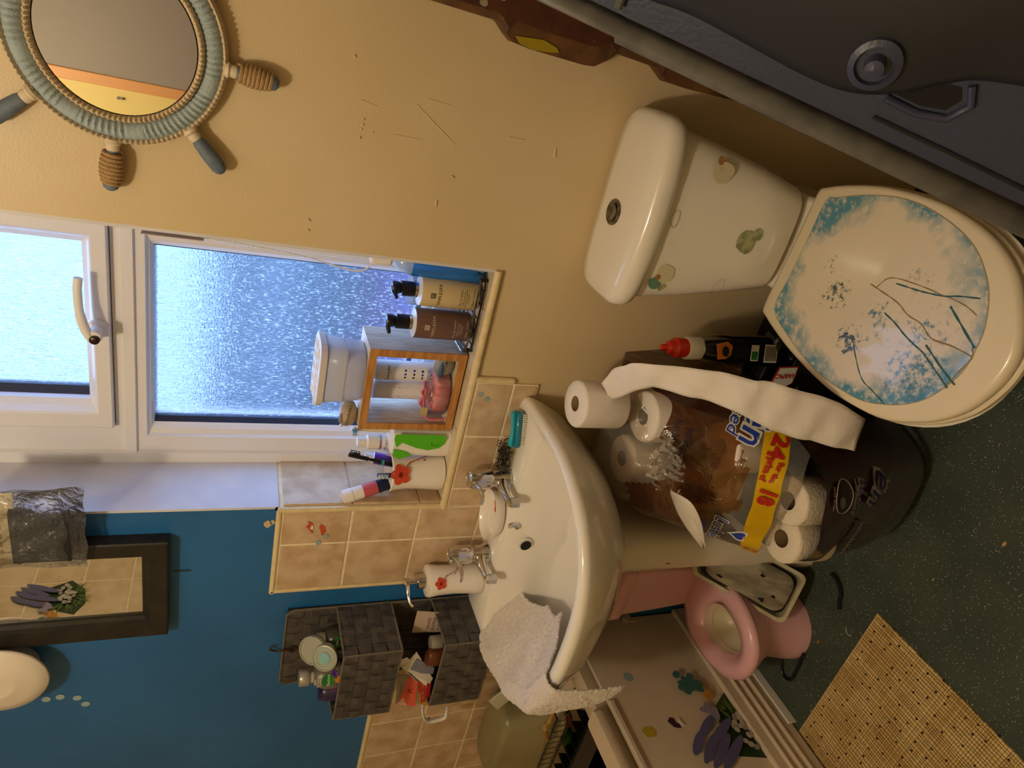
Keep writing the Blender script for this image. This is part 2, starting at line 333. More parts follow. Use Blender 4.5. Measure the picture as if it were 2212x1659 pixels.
# milky raised streaks of the pattern
ms = N.new('ShaderNodeMixShader'); tl = N.new('ShaderNodeBsdfTranslucent'); tl.inputs[0].default_value = (.95, .97, 1, 1)
rp = N.new('ShaderNodeValToRGB'); rp.color_ramp.elements[0].position = .56; rp.color_ramp.elements[1].position = .74; rp.color_ramp.elements[1].color = (.30, .30, .30, 1)
n3 = N.new('ShaderNodeTexNoise'); n3.inputs['Scale'].default_value = 330; n3.inputs['Detail'].default_value = 3
mp3 = N.new('ShaderNodeMapping'); mp3.inputs['Scale'].default_value = (1, 1, .35); mp3.inputs['Rotation'].default_value = (0, .35, 0); L.new(g_.outputs['Position'], mp3.inputs[0]); L.new(mp3.outputs[0], n3.inputs['Vector'])
L.new(n3.outputs['Fac'], rp.inputs['Fac']); L.new(rp.outputs[0], ms.inputs[0]); L.new(pb.outputs[0], ms.inputs[1]); L.new(tl.outputs[0], ms.inputs[2]); L.new(ms.outputs[0], N['Material Output'].inputs[0])
MB().box(-.869, -.40, .2, .204, 1.03, 1.575).build('glass_pane', gl, win)
MB().box(-.807, -.40, .2, .204, 1.665, 2.03).build('glass_pane', gl, win)
# sash handle
hd = MB().lathe([(.019, .147), (.019, .142), (.017, .139), (.011, .137), (.011, .117), (.014, .112), (.012, .104)], (-.637, 0, 1.648), 'y', 20).build('handle', wplas, win, smooth=True)
MB().box(-.652, -.628, .140, .147, 1.630, 1.672).build('handle_plate', wplas, hd, bevel=.003)
MB().tube(catmull([(-.637, .110, 1.655), (-.618, .108, 1.662), (-.59, .109, 1.668), (-.55, .112, 1.670), (-.527, .114, 1.668)], 5), [.0085]*10+[.0075]*11, 10).build('handle_lever', wplas, hd, smooth=True)
MB().lathe([(.0085, .104), (.0085, .100), (.006, .098)], (-.640, 0, 1.646), 'y', 16).build('lock_button', mat('dark_button', '#2a1518', .3), hd, smooth=True)

# ---------------------------------------------------------------- outside the window
def outbox(nm, m, x0, x1, y0, y1, z0, z1, lab, cat):
    o = bx(nm, m, None, x0, x1, y0, y1, z0, z1); tag(o, lab, cat); return o
ext = thing('neighbouring_house', 'red brick house seen blurred through the frosted window', 'building', (2, 9, -3))
bx('brick_wall', mat('red_brick', '#54342e', .9, col2='#482e2a', scale=3), ext, -6.2, 1.5, 6, 9, -3, .05)
bx('roof', mat('grey_slate_roof', '#2b3235', .9, col2='#333a3e', scale=2), ext, -6.6, 1.9, 5.7, 9.3, .05, .95)
bx('window', mat('pale_blue_glazing', '#4a66a0', .4), ext, -2.9, -1.9, 5.96, 6, -.9, -.15)
hg = MB().box(-9, 4, 3.6, 4.4, -3, -.95).build('garden_hedge', mat('hedge_green', '#2c402c', .9, col2='#1e3424', scale=6)); tag(hg, 'green hedge seen blurred low through the frosted window', 'hedge')
gr = MB().box(-14, 12, .6, 40, -3.2, -3).build('ground', mat('outdoor_ground', '#2d342b', .95)); gr['kind'] = 'structure'
pale = thing('added_sky_dimming_house', 'added pale house front dimming the sky behind the upper pane', 'building', (-6, 18, -3)); bx('added_house_wall', mat('added_house_render', '#888e8c', .9, col2='#7e8482', scale=.6), pale, -26, 10, 18, 22, -3, 8.4); bx('added_house_eaves', mat('grey_slate_roof', '#363e42', .9), pale, -26.3, 10.3, 17.6, 22.3, 8.4, 8.7)  # added house: its pale front covers the brighter sky behind the upper pane
tr = MB().box(-18, 8, 11, 12, -3, 1.75).build('far_trees', mat('far_tree_green', '#222a2c', .95, col2='#2a3336', scale=1.2)); tag(tr, 'hazy grey band of distant trees beyond the frosted window', 'trees')
# ================================================================ BATH
bath = thing('bathtub', 'pale acrylic bath with a ribbed side panel under coral stickers', 'bathtub', (-1.8, -.85, 0))
bx('side_panel', bath_m, bath, -1.412, -1.402, -1.75, -.006, .12, .487, .003)
MB().box(-1.404, -1.392, -1.75, -.262, .474, .489).build('panel_lip', bath_m, bath, bevel=.003)
MB().box(-1.402, -1.385, -1.75, -.006, .004, .135).build('plinth', bath_m, bath, bevel=.003)
for z in (.045, .072, .099): MB().tube([(-1.384, -.02, z), (-1.384, -1.75, z)], .006, 8).build('plinth_rib', bath_m, bath, smooth=True)
def rrect(x0, x1, y0, y1, z, r, n=5):
    out = []
    for cx, cy, a0 in ((x1-r, y1-r, 0), (x0+r, y1-r, 90), (x0+r, y0+r, 180), (x1-r, y0+r, 270)):
        for i in range(n): a = radians(a0+90*i/(n-1)); out.append((cx+r*cos(a), cy+r*sin(a), z))
    return out
b = MB(); b.loft([rrect(-2.185, -1.43, -1.75, -.012, .44, .01), rrect(-2.19, -1.42, -1.75, -.012, .50, .01), rrect(-2.19, -1.42, -1.75, -.012, .515, .01),
    rrect(-2.13, -1.475, -1.68, -.075, .515, .05), rrect(-2.12, -1.49, -1.66, -.09, .50, .05), rrect(-2.04, -1.56, -1.58, -.16, .14, .09), rrect(-2.0, -1.62, -1.5, -.2, .12, .08)], False, True)
b.build('tub', bathw, bath, smooth=50)
b = MB(); b.loft([rrect(-1.462, -1.404, -1.75, -.272, .512, .012), rrect(-1.466, -1.400, -1.75, -.268, .522, .014), rrect(-1.462, -1.404, -1.75, -.274, .536, .012)]); b.build('roll_rim', bathw, bath, smooth=50)
MB().box(-1.378, -1.372, -.42, -.02, .0, .028).build('floor_seal', wplas, None, bevel=.002)
sealo = bpy.data.objects['floor_seal']; tag(sealo, 'white sealing strip lifting from the floor along the bath plinth', 'strip')
# coral stickers on the panel: plane facing +X, x runs towards the window wall
pm = plane((-1.4017, 0, 0), (0, 1, 0), (0, 0, 1)); pp = lambda x, y, d=0: pm(x, y, d)
def blob(n, r, j=.25): return [(r*(1+random.uniform(-j, j))*cos(2*pi*i/n), r*(1+random.uniform(-j, j))*sin(2*pi*i/n)) for i in range(n)]
def coral(mpf, par, S, ox, oy, rot, top=True):
    """one underwater coral sticker: a set of printed shapes, drawn in a unit square"""
    A = cos(rot); B = sin(rot); T = lambda x, y: (ox+S*(x*A-y*B), oy+S*(x*B+y*A))
    k = [0]
    def sh(nm, pts, m): k[0] += .00012; return decal([T(*p) for p in pts], mpf, m, par, nm, d=.0006+k[0])
    dg = mat('coral_dark_green', '#243a22', .4); gg = mat('coral_leaf_green', '#5d7a3a', .4); pu = mat('coral_purple', '#5b5a86', .4); pl = mat('coral_lilac', '#8d86a0', .4)
    te = mat('coral_teal', '#3f6f6e', .4); og = mat('coral_orange', '#c98a2e', .4); gy = mat('coral_white', '#b9b3a6', .4)
    sh('sticker_base', [(-.1, -.5), (.45, -.55), (.62, -.2), (.55, .2), (.3, .42), (.05, .2), (-.05, -.1)], dg)
    for i in range(46):
        a = random.uniform(-.9, 2.6); r0 = random.uniform(.15, .28); cx, cy = .3, -.1
        dx, dy = cos(a), sin(a)*1.1; L_ = random.uniform(.32, .5)
        sh('frond', [(cx+dx*r0-dy*.012, cy+dy*r0+dx*.012), (cx+dx*r0+dy*.012, cy+dy*r0-dx*.012), (cx+dx*L_+random.uniform(-.04, .04), cy+dy*L_)], gg)
    for i in range(30):
        a = random.uniform(0, 6.28); r = .21*sqrt(random.random()); sh('polyp', ell(.045, .038, 9, .27+r*cos(a)*.8, -.17+r*sin(a)*1.3, random.random()*3), gy if i % 3 else mat('coral_white_shade', '#97938a', .4))
    for i, (x, y, l) in enumerate(((-.5, -.35, .20), (-.36, -.42, .26), (-.22, -.46, .31), (-.08, -.5, .34), (-.26, -.12, .22), (-.1, -.2, .28))): sh('coral_finger', ell(l, .062, 16, x, y, .9-.05*i), pu)
    for i in range(5): sh('coral_finger', ell(.09, .045, 12, -.18+.03*i, .10-.02*i+.05*(i % 2), 1.1*i), pl)
    for i in range(24):
        a = 1.2+i*.105; sh('anemone_arm', [(.02+.03*cos(a), .28+.03*sin(a)), (.02+.03*cos(a+.5), .28+.03*sin(a+.5)), (.02+.32*cos(a+.2)*random.uniform(.7, 1), .3+.3*sin(a+.2)*random.uniform(.7, 1))][::1], og)
    for i in range(14): sh('coral_bud', ell(.07, .052, 10, -.42+.3*random.random(), .36+.34*random.random(), random.random()*3), te)
coral(pm, bath, .20, -.358, .198, -1.72)
bub = mat('sticker_bubble_blue', '#8fa9ae', .3)
decal(ell(.014, .014, 18, -.201, .394), pm, bub, bath, 'bubble_sticker')
decal([(-.372, .405), (-.37, .43), (-.352, .437), (-.343, .425), (-.345, .404), (-.358, .398)], pm, mat('sticker_yellow', '#b79b2a', .4), bath, 'sticker_scrap', d=.0008)
decal([(-.335, .330), (-.33, .340), (-.34, .352), (-.358, .343), (-.364, .325), (-.355, .322), (-.347, .330)], pm, mat('sticker_purple_scrap', '#3b2030', .5), bath, 'sticker_scrap', d=.001)
decal([(-.335, .322), (-.364, .315), (-.360, .324), (-.348, .328), (-.340, .323)], pm, wht_p, bath, 'sticker_scrap', d=.006)

# ================================================================ BASIN AND PEDESTAL
sink = thing('pedestal_basin', 'white ceramic pedestal basin below the window, two chrome taps', 'basin', (-.95, -.2, 0))
cx = -.953
def bring(a, bf, bb, z, cy=-.10, nf=2.5, nb=14, n=72): return sring(cx, cy, a, bf, bb, z, n, nf, nb)
b = MB()
b.loft([bring(.10, .14, .07, .60, nb=4), bring(.16, .20, .09, .645, nb=6), bring(.225, .265, .097, .69), bring(.27, .315, .098, .745), bring(.293, .340, .098, .79), bring(.302, .350, .098, .812), bring(.304, .352, .098, .822), bring(.299, .347, .097, .830), bring(.291, .338, .095, .8325),
    sring(cx, -.15, .282, .278, .045, .8310, 72, 2.5, 3), sring(cx, -.15, .276, .272, .040, .825, 72, 2.5, 3), sring(cx, -.155, .262, .255, .034, .80, 72, 2.5, 3), sring(cx, -.16, .235, .22, .020, .745, 72, 2.4, 3), sring(cx, -.165, .17, .15, .03, .705, 72, 2.2, 2.4), sring(cx, -.17, .05, .04, .03, .692, 72, 2, 2)])
b.build('bowl', ceram2, sink, smooth=60)
b = MB(); b.loft([sring(cx, -.14, .084, .10, .10, .0, 40, 3, 5), sring(cx, -.14, .083, .098, .10, .03, 40, 3, 5), sring(cx, -.14, .074, .088, .10, .10, 40, 3, 5), sring(cx, -.14, .064, .080, .10, .35, 40, 3, 5), sring(cx, -.14, .066, .080, .10, .56, 40, 3, 5), sring(cx, -.14, .09, .11, .09, .64, 40, 3, 5)])
b.build('pedestal', ceram, sink, smooth=60)
pdm = plane((-.960, -.218, 0), (1, 0, 0), (0, 0, 1))
decal(ell(.0085, .009, 14, .012, .475), lambda x, y, d=0: pdm(x, y, d+.001), mat('bubble_grey', '#6d7673', .3), sink, 'bubble_sticker'); decal(ell(.0085, .009, 14, -.004, .452), lambda x, y, d=0: pdm(x, y, d+.001), _M['bubble_grey'], sink, 'bubble_sticker')
# soap ledge swelling, overflow, chain stay
MB().lathe([(.0, .0), (.014, .002), (.0165, .004), (.0165, .0005), (.0, 0)], (-.966, -.137, .79), 'y', 20, m=0).build('overflow_ring', ceram2, sink, smooth=True)
MB().lathe([(.0125, -.0), (.0125, .002)], (-.966, -.1405, .79), 'y', 18).build('overflow_hole', dark, sink)
ch = MB().lathe([(.009, 0), (.009, .004), (.005, .007), (.004, .016), (.006, .018), (.004, .022)], (-.926, -.117, .812), 'z', 14).build('chain_stay', chrome, sink, smooth=True)
def tap(x, lab):
    t = thing('basin_tap', lab, 'tap', (x, -.052, .832), 'pair of pillar taps on the basin')
    y = -.052
    MB().lathe([(.026, .831), (.026, .838), (.021, .850), (.018, .866), (.0165, .872)], (x, y, 0), 'z', 28).build('base', chrome, t, smooth=50)
    MB().lathe([(.0155, .871), (.0215, .876), (.0225, .880), (.0215, .918), (.020, .926), (.014, .929), (.013, .927)], (x, y, 0), 'z', 28).build('handle', chrome, t, smooth=50)
    P = catmull([(x, y-.012, .852), (x, y-.035, .858), (x, y-.06, .8585), (x, y-.078, .8575)], 5)
    b = MB(); rings = []
    for i, p in enumerate(P):
        k = i/(len(P)-1); w = .0135-.005*k; h = .0125-.004*k
        rings.append([(p.x+w*cos(a), p.y, p.z+h*sin(a)) for a in [2*pi*j/14 for j in range(14)]])
    b.loft(rings); b.build('spout', chrome, t, smooth=50)
    MB().lathe([(.0095, .862), (.0115, .858), (.0115, .838), (.009, .836)], (x, y-.083, 0), 'z', 6).build('outlet', chrome, t)
    P = catmull([(x, y-.014, .917), (x, y-.035, .912), (x, y-.055, .912), (x, y-.078, .918)], 5)
    b = MB(); rings = []
    for i, p in enumerate(P):
        k = i/(len(P)-1); w = .006+.0045*max(0, k-.5)*2; h = .0055-.002*k
        rings.append([(p.x+w*cos(a), p.y, p.z+h*sin(a)) for a in [2*pi*j/12 for j in range(12)]])
    b.loft(rings); b.build('lever', chrome, t, smooth=50)
tap(-.845, 'chrome pillar tap beside the steel wool, right of the soap dish'); tap(-1.066, 'chrome pillar tap between the soap dish and the soap dispenser')
# soap dish
sd = thing('soap_dish', 'round white china soap dish with a red flower between the taps', 'dish', (-.945, -.048, .8325), 'poppy patterned china set')
b = MB(); b.lathe([(.045, .834), (.050, .836), (.0575, .860), (.0568, .8612), (.0545, .8600), (.049, .842), (.02, .840)], (-.945, -.054, 0), 'z', 40, sx=1.10, sy=.86); b.build('dish', cup_m, sd, smooth=60)
poppy = mat('poppy_print', '#c8472e', .3); poppy2 = mat('poppy_print_dark', '#7d1f14', .3); stem_m = mat('stem_print', '#a4523c', .3)
def flower(mpf, par, x, y, s, sprig=True, d=.0006):
    for i in range(5):
        a = i*1.256+.3; decal(ell(s*.5, s*.4, 12, x+s*.45*cos(a), y+s*.42*sin(a), a), mpf, poppy, par, 'petal_print', d=d+.0001*i)
    decal(ell(s*.25, s*.2, 10, x, y), mpf, poppy2, par, 'petal_print', d=d+.0008)
    if sprig:
        P = [(x+s*.9*cos(-.8+.0*t)+t*s*.5, y-s*.5-t*s*.75+s*.25*sin(t*2.2)) for t in [i*.35 for i in range(16)]]
        b = MB()
        for i in range(len(P)-1):
            (x0, y0), (x1, y1) = P[i], P[i+1]; w = s*.035; b.add([mpf(x0-w, y0-w, d), mpf(x0+w, y0+w, d), mpf(x1+w, y1+w, d), mpf(x1-w, y1-w, d)], [(0, 1, 2, 3)])
        for i in range(2, 15, 2):
            (x0, y0) = P[i]; sg = 1 if i % 4 else -1
            for j in range(8):
                a = j*.6; r = s*.30*(1-j*.06); x1 = x0+sg*r*sin(a)*.6; y1 = y0-r*(1-cos(a))*.5; x2 = x0+sg*r*sin(a+.6)*.6; y2 = y0-r*(1-cos(a+.6))*.5; w = s*.025
                b.add([mpf(x1-w, y1, d), mpf(x1+w, y1, d), mpf(x2+w, y2, d), mpf(x2-w, y2, d)], [(0, 1, 2, 3)])
        b.build('stem_print', stem_m, par)
        decal(ell(s*.17, s*.13, 10, P[-1][0], P[-1][1]), mpf, poppy, par, 'bud_print', d=d+.0002)
        for i in (5, 9, 12): decal(ell(s*.08, s*.14, 6, P[i][0]-s*.2, P[i][1]-s*.25, .6), mpf, poppy2, par, 'bud_print', d=d+.0002)
flower(plane((-.918, -.058, .8432), (1, 0, 0), (0, 1, 0)), sd, 0, 0, .022, False)
# soap dispenser
sp = thing('soap_dispenser', 'white china soap dispenser with poppy sprig and chrome pump', 'dispenser', (-1.148, -.048, .8325), 'poppy patterned china set')
b = MB(); b.lathe([(.036, .833), (.0385, .836), (.037, .86), (.034, .90), (.0355, .94), (.0385, .962), (.037, .967), (.016, .970)], (-1.148, -.048, 0), 'z', 40); b.build('body', cup_m, sp, smooth=60)
MB().lathe([(.0175, .968), (.0175, .988), (.015, .990)], (-1.148, -.048, 0), 'z', 24).build('collar', chrome, sp, smooth=50)
MB().lathe([(.006, .989), (.006, 1.008), (.0095, 1.009), (.0105, 1.018), (.009, 1.021)], (-1.148, -.048, 0), 'z', 16).build('pump', chrome, sp, smooth=50)
MB().tube(catmull([(-1.148, -.050, 1.013), (-1.163, -.068, 1.013), (-1.178, -.084, 1.009), (-1.184, -.090, 1.002)], 5), [.0055]*6+[.004]*10, 8).build('nozzle', chrome, sp, smooth=True)
flower(cyl((-1.148, -.048, 0), .0365, radians(-58)), sp, 0, .942, .016, True, .0014)

# ================================================================ TOILET
wc = thing('toilet', 'white close coupled toilet with a worn blue patterned seat lid', 'toilet', (-.21, -.3, 0))
def cring(a, yf, z, n=56, nf=5): return sring(-.207, yf/2-.004, a, -yf/2+.004, -yf/2, z, n, nf, nf)
def ctr(x0, x1, y0, y1, z, n=56, e=5, bow=0):
    cx_ = (x0+x1)/2; R = sring(cx_, (y0+y1)/2, (x1-x0)/2, (y1-y0)/2, (y1-y0)/2, z, n, e, e)
    return [(x, y-bow*(1-((x-cx_)/((x1-x0)/2))**2)*(1 if y < (y0+y1)/2 else 0), z) for x, y, z in R]
b = MB(); b.loft([ctr(-.300, -.112, -.165, -.02, .452), ctr(-.309, -.102, -.178, -.008, .475, bow=.008), ctr(-.33, -.082, -.17, -.004, .56, bow=.010), ctr(-.350, -.066, -.162, -.004, .65, bow=.011), ctr(-.365, -.052, -.155, -.004, .742, bow=.012)])
cist = b.build('cistern', ceram, wc, smooth=60)
b = MB(); b.loft([ctr(-.366, -.050, -.158, -.002, .740, bow=.012), ctr(-.375, -.042, -.168, -.001, .744, bow=.013), ctr(-.379, -.038, -.172, -.001, .760, bow=.013), ctr(-.376, -.041, -.168, -.003, .776, bow=.013), ctr(-.366, -.05, -.158, -.010, .784, bow=.012), ctr(-.34, -.075, -.135, -.03, .787, bow=.010)])
b.build('cistern_lid', ceram, wc, smooth=60)
btn = MB().lathe([(.0235, .784), (.0235, .790), (.020, .792), (.017, .7895)], (-.222, -.075, 0), 'z', 28).build('flush_button', chrome_d, wc, smooth=50)
MB().lathe([(.0155, .789), (.0155, .7925), (.012, .7935), (.004, .7925)], (-.222, -.075, 0), 'z', 24).build('button_cap', chrome_d, btn, smooth=50)
b = MB(); b.loft([sring(-.207, -.30, .085, .13, .20, .0, 56, 2.4, 4), sring(-.207, -.30, .082, .125, .20, .05, 56, 2.4, 4), sring(-.207, -.31, .095, .15, .24, .2, 56, 2.3, 4), sring(-.215, -.36, .14, .22, .20, .33, 56, 2.2, 2.3), sring(-.226, -.40, .172, .222, .22, .395, 56, 2.2, 2.3), sring(-.228, -.40, .178, .230, .22, .412, 56, 2.2, 2.3), sring(-.228, -.40, .172, .224, .22, .418, 56, 2.2, 2.3)])
b.build('pan', ceram, wc, smooth=60)
MB().box(-.298, -.115, -.22, -.01, .30, .452).build('shelf', ceram, wc, bevel=.012)
seatm = mat('cream_seat_moulding', '#e5d8bd', .25, coat=.2)
LID = [(-.3324, -.1682), (-.3497, -.1844), (-.3726, -.2532), (-.3878, -.3224), (-.3967, -.3953), (-.3943, -.448), (-.3876, -.494), (-.3757, -.5269), (-.3536, -.5634), (-.3306, -.5901), (-.3009, -.6128), (-.2626, -.6277), (-.2314, -.6329), (-.2005, -.6305), (-.1725, -.6187), (-.1431, -.6), (-.1118, -.574), (-.0903, -.5443), (-.0728, -.5064), (-.0611, -.4601), (-.0549, -.4143), (-.0548, -.3597), (-.0607, -.2971), (-.0758, -.233), (-.0911, -.1905), (-.103, -.179), (-.17, -.1765), (-.25, -.1725)]
PAN = [(-.3248, -.2027), (-.3531, -.2591), (-.3722, -.3209), (-.3805, -.3727), (-.3802, -.424), (-.3747, -.465), (-.3582, -.5031), (-.3405, -.5309), (-.318, -.5537), (-.2887, -.5702), (-.2529, -.581), (-.2171, -.58), (-.189, -.5755), (-.152, -.5591), (-.1261, -.5395), (-.0995, -.5078), (-.0829, -.4711), (-.0719, -.4279), (-.0669, -.3892), (-.0684, -.3425), (-.0822, -.2819), (-.0999, -.2323), (-.1108, -.2108), (-.18, -.208), (-.26, -.2045)]
def ccat(P, k=3):
    P = [Vector((*p, 0)) for p in P]; n = len(P); out = []
    for i in range(n):
        a, b_, c, d = P[i-1], P[i], P[(i+1) % n], P[(i+2) % n]
        for j in range(k):
            t = j/k; out.append(.5*((2*b_)+(c-a)*t+(2*a-5*b_+4*c-d)*t*t+(3*b_-a-3*c+d)*t**3))
    return out
_lid = ccat(LID)
def sr(k, z, dy=0): return [(-.226+(p.x+.226)*k, -.39+(p.y+.39)*k+dy, z) for p in _lid]
MB().loft([sr(.985, .419), sr(1.012, .422), sr(1.014, .431), sr(.99, .436)]).build('seat_ring', seatm, wc, smooth=50)
MB().loft([sr(.985, .437), sr(1, .440), sr(1, .446), sr(.985, .4525), sr(.955, .4548), sr(.5, .4550)]).build('seat_lid', seatm, wc, smooth=50)
# worn printed panel let into the lid
pmat = bpy.data.materials.new('worn_blue_print'); pmat.use_nodes = True; nt = pmat.node_tree; N = nt.nodes; L = nt.links; P_ = N['Principled BSDF']; P_.inputs['Roughness'].default_value = .25; P_.inputs['Coat Weight'].default_value = .4
gg = N.new('ShaderNodeNewGeometry')
def nd(op, a, b_=None, c_=None):
    q = N.new('ShaderNodeMath'); q.operation = op
    for i, v in enumerate((a, b_, c_)):
        if v is None: continue
        if isinstance(v, (int, float)): q.inputs[i].default_value = v
        else: L.new(v, q.inputs[i])
    return q.outputs[0]
sx = N.new('ShaderNodeSeparateXYZ'); L.new(gg.outputs['Position'], sx.inputs[0])
dx = nd('DIVIDE', nd('ADD', sx.outputs[0], .2245), .158); dy = nd('DIVIDE', nd('ADD', sx.outputs[1], .385), .2)
r2 = nd('SQRT', nd('ADD', nd('MULTIPLY', dx, dx), nd('MULTIPLY', dy, dy)))
tn = N.new('ShaderNodeTexNoise'); tn.inputs['Scale'].default_value = 16; tn.inputs['Detail'].default_value = 3; L.new(gg.outputs['Position'], tn.inputs['Vector'])
tf = N.new('ShaderNodeTexNoise'); tf.inputs['Scale'].default_value = 85; tf.inputs['Detail'].default_value = 9; tf.inputs['Roughness'].default_value = .75; L.new(gg.outputs['Position'], tf.inputs['Vector'])
edge = nd('MULTIPLY', nd('SUBTRACT', nd('ADD', r2, nd('MULTIPLY', tn.outputs['Fac'], .75)), 1.17), 5)
m1 = nd('MULTIPLY', nd('MAXIMUM', nd('MINIMUM', edge, 1), 0), nd('MAXIMUM', nd('MINIMUM', nd('MULTIPLY', nd('SUBTRACT', tf.outputs['Fac'], .36), 7), 1), 0))
m1 = nd('MULTIPLY', m1, .95)
def spot(x, y, r, hard, th):
    a = nd('SUBTRACT', sx.outputs[0], x); c = nd('SUBTRACT', sx.outputs[1], y); d = nd('SQRT', nd('ADD', nd('MULTIPLY', a, a), nd('MULTIPLY', c, c)))
    k = nd('MAXIMUM', nd('SUBTRACT', 1, nd('DIVIDE', d, r)), 0); s = nd('MULTIPLY', nd('SUBTRACT', nd('ADD', tf.outputs['Fac'], nd('MULTIPLY', k, .16)), th), hard)
    return nd('MULTIPLY', nd('MAXIMUM', nd('MINIMUM', s, 1), 0), nd('MINIMUM', nd('MULTIPLY', k, 3), 1))
sp_ = nd('MAXIMUM', spot(-.245, -.315, .045, 14, .60), nd('MAXIMUM', spot(-.300, -.385, .038, 14, .58), spot(-.205, -.285, .03, 12, .63)))
sg = nd('MAXIMUM', spot(-.30, -.52, .075, 9, .57), nd('MAXIMUM', spot(-.23, -.50, .06, 9, .62), nd('MAXIMUM', spot(-.25, -.42, .06, 9, .63), spot(-.16, -.45, .04, 9, .64))))
def mixc(f, a, c):
    q = N.new('ShaderNodeMix'); q.data_type = 'RGBA'; L.new(f, q.inputs['Factor'])
    if isinstance(a, tuple): q.inputs['A'].default_value = (*a, 1)
    else: L.new(a, q.inputs['A'])
    q.inputs['B'].default_value = (*c, 1); return q.outputs['Result']
tb = N.new('ShaderNodeTexNoise'); tb.inputs['Scale'].default_value = 9; L.new(gg.outputs['Position'], tb.inputs['Vector'])
c0 = mixc(nd('MULTIPLY', tb.outputs['Fac'], .5), lin('#e4d8c2'), lin('#cfc4ae'))
c0 = mixc(m1, c0, lin('#3b87a3')); c0 = mixc(sg, c0, lin('#3a707c')); c0 = mixc(sp_, c0, lin('#28474f'))
L.new(c0, P_.inputs['Base Color'])
pan = [(p.x, p.y, .4556) for p in ccat(PAN)]
panel = MB().add(pan, [tuple(range(len(pan)))]).build('printed_panel', pmat, wc)
b = MB(); b.tube([(x, y, .4554) for x, y, z in pan], .0008, 5, closed=True); b.build('panel_seam', mat('seam_grey', '#a69a80', .6), wc)
crk = mat('crack_teal', '#2c5f66', .5); crk2 = mat('crack_brown', '#8d7a52', .6)
def onlid(x, y):   # photo point on the lid -> metres, lid plane z .4558
    u_ = (1659-y-829.5)/1435.43; v_ = (x-1106)/1435.43
    d = [Rr[i]*u_+Rd[i]*v_+Rf[i] for i in range(3)]; t = (.4560-1.42)/d[2]; return (d[0]*t, -1.15+d[1]*t, .4559)
for k, (pts, m, r) in enumerate((
    ([(1910, 675), (1935, 700), (1955, 725), (1975, 745), (1992, 760)], crk, .0016), ([(2000, 745), (2030, 790), (2062, 832)], crk, .0020), ([(1992, 760), (2020, 800), (2046, 838)], crk, .0016),
    ([(1935, 612), (1975, 625), (2000, 632), (2040, 640), (2070, 640), (2118, 645)], crk, .0015), ([(2045, 640), (2085, 660), (2110, 682)], crk2, .0012), ([(2053, 662), (2075, 700), (2105, 752)], crk, .0022),
    ([(1880, 613), (1905, 630), (1940, 655), (1960, 680), (1990, 700), (2010, 730), (2050, 745), (2090, 765)], crk2, .0013), ([(1892, 622), (1925, 600), (1990, 618), (2040, 640)], crk2, .0012),
    ([(1842, 735), (1850, 780), (1862, 820), (1885, 845), (1910, 872)], crk, .0013), ([(2015, 735), (2060, 750), (2098, 770)], crk2, .0012), ([(2100, 752), (2098, 775), (2062, 812), (2040, 838)], crk2, .0015))):
    MB().tube(catmull([onlid(*p) for p in pts], 4), [r*(.45+.55*abs(sin(i*1.1+k))) for i in range(4*len(pts)-3)], 5, flat=.35).build('crack', m, wc)
b = MB()
for x in (-.285, -.145): b.lathe([(.011, -.004), (.011, .004)], (x, -.176, .440), 'x', 14)
b.build('hinge', seatm, wc, smooth=50)
# shell stickers on the cistern front
def cf(x, z): # front surface of the cistern
    k = (z-.475)/.267; x0 = -.309+(-.365+.309)*k; x1 = -.102+.05*k; yf = -.178+.023*k; c_ = (x0+x1)/2; t = (x-c_)/((x1-x0)/2); bw = .008+.004*k
    return yf+((1-abs(t)**5)**.2-1)*-.0*0-bw*(1-t*t)+.001
cfm = lambda x, y, d=0: Vector((x, cf(x, y)-.0015-d-.004*(abs((x+.207)/.16))**6*0, y))
sh1 = mat('shell_print_green', '#a7a77c', .3, col2='#7e8560', scale=60); sh2 = mat('shell_print_cream', '#c9c0a0', .3); sh3 = mat('shell_print_teal', '#5f8272', .3); sh4 = mat('shell_print_tan', '#9a6b3c', .4); sh5 = mat('shell_outline', '#8d8468', .5)
def shell(x, z, s, rot, m, ribs=True):
    A = cos(rot); B = sin(rot); T = lambda a, c: (x+s*(a*A-c*B), z+s*(a*B+c*A))
    decal([T(*p) for p in [(0, -.55), (.2, -.5), (.45, -.2), (.55, .15), (.4, .45), (.15, .6), (-.1, .58), (-.35, .42), (-.5, .1), (-.38, -.25), (-.2, -.5)]], cfm, m, wc, 'shell_sticker')
    if ribs:
        b = MB()
        for i in range(7):
            a = -.9+.3*i; p, q, w = T(0, -.5), T(.5*sin(a), .05+.5*cos(a)), s*.012; b.add([cfm(p[0]-w, p[1], .0004), cfm(p[0]+w, p[1], .0004), cfm(q[0]+w, q[1], .0004), cfm(q[0]-w, q[1], .0004)], [(0, 1, 2, 3)])
        b.build('shell_rib_print', sh5, wc)
shell(-.106, .655, .036, .5, sh2); decal(ell(.008, .006, 10, -.088, .668, .4), cfm, sh4, wc, 'shell_sticker', d=.0006)
shell(-.215, .563, .040, -.9, sh1, False); decal(ell(.012, .010, 10, -.196, .545, .4), cfm, sh1, wc, 'shell_sticker', d=.0006)
shell(-.294, .700, .034, 2.4, sh2); decal(ell(.013, .010, 12, -.318, .715, .9), cfm, sh3, wc, 'shell_sticker', d=.0006); decal(ell(.006, .005, 10, -.304, .712, .9), cfm, sh4, wc, 'shell_sticker', d=.0009)
decal([(-.332, .698), (-.322, .690), (-.316, .697), (-.325, .706)], cfm, sh1, wc, 'shell_sticker', d=.0008)
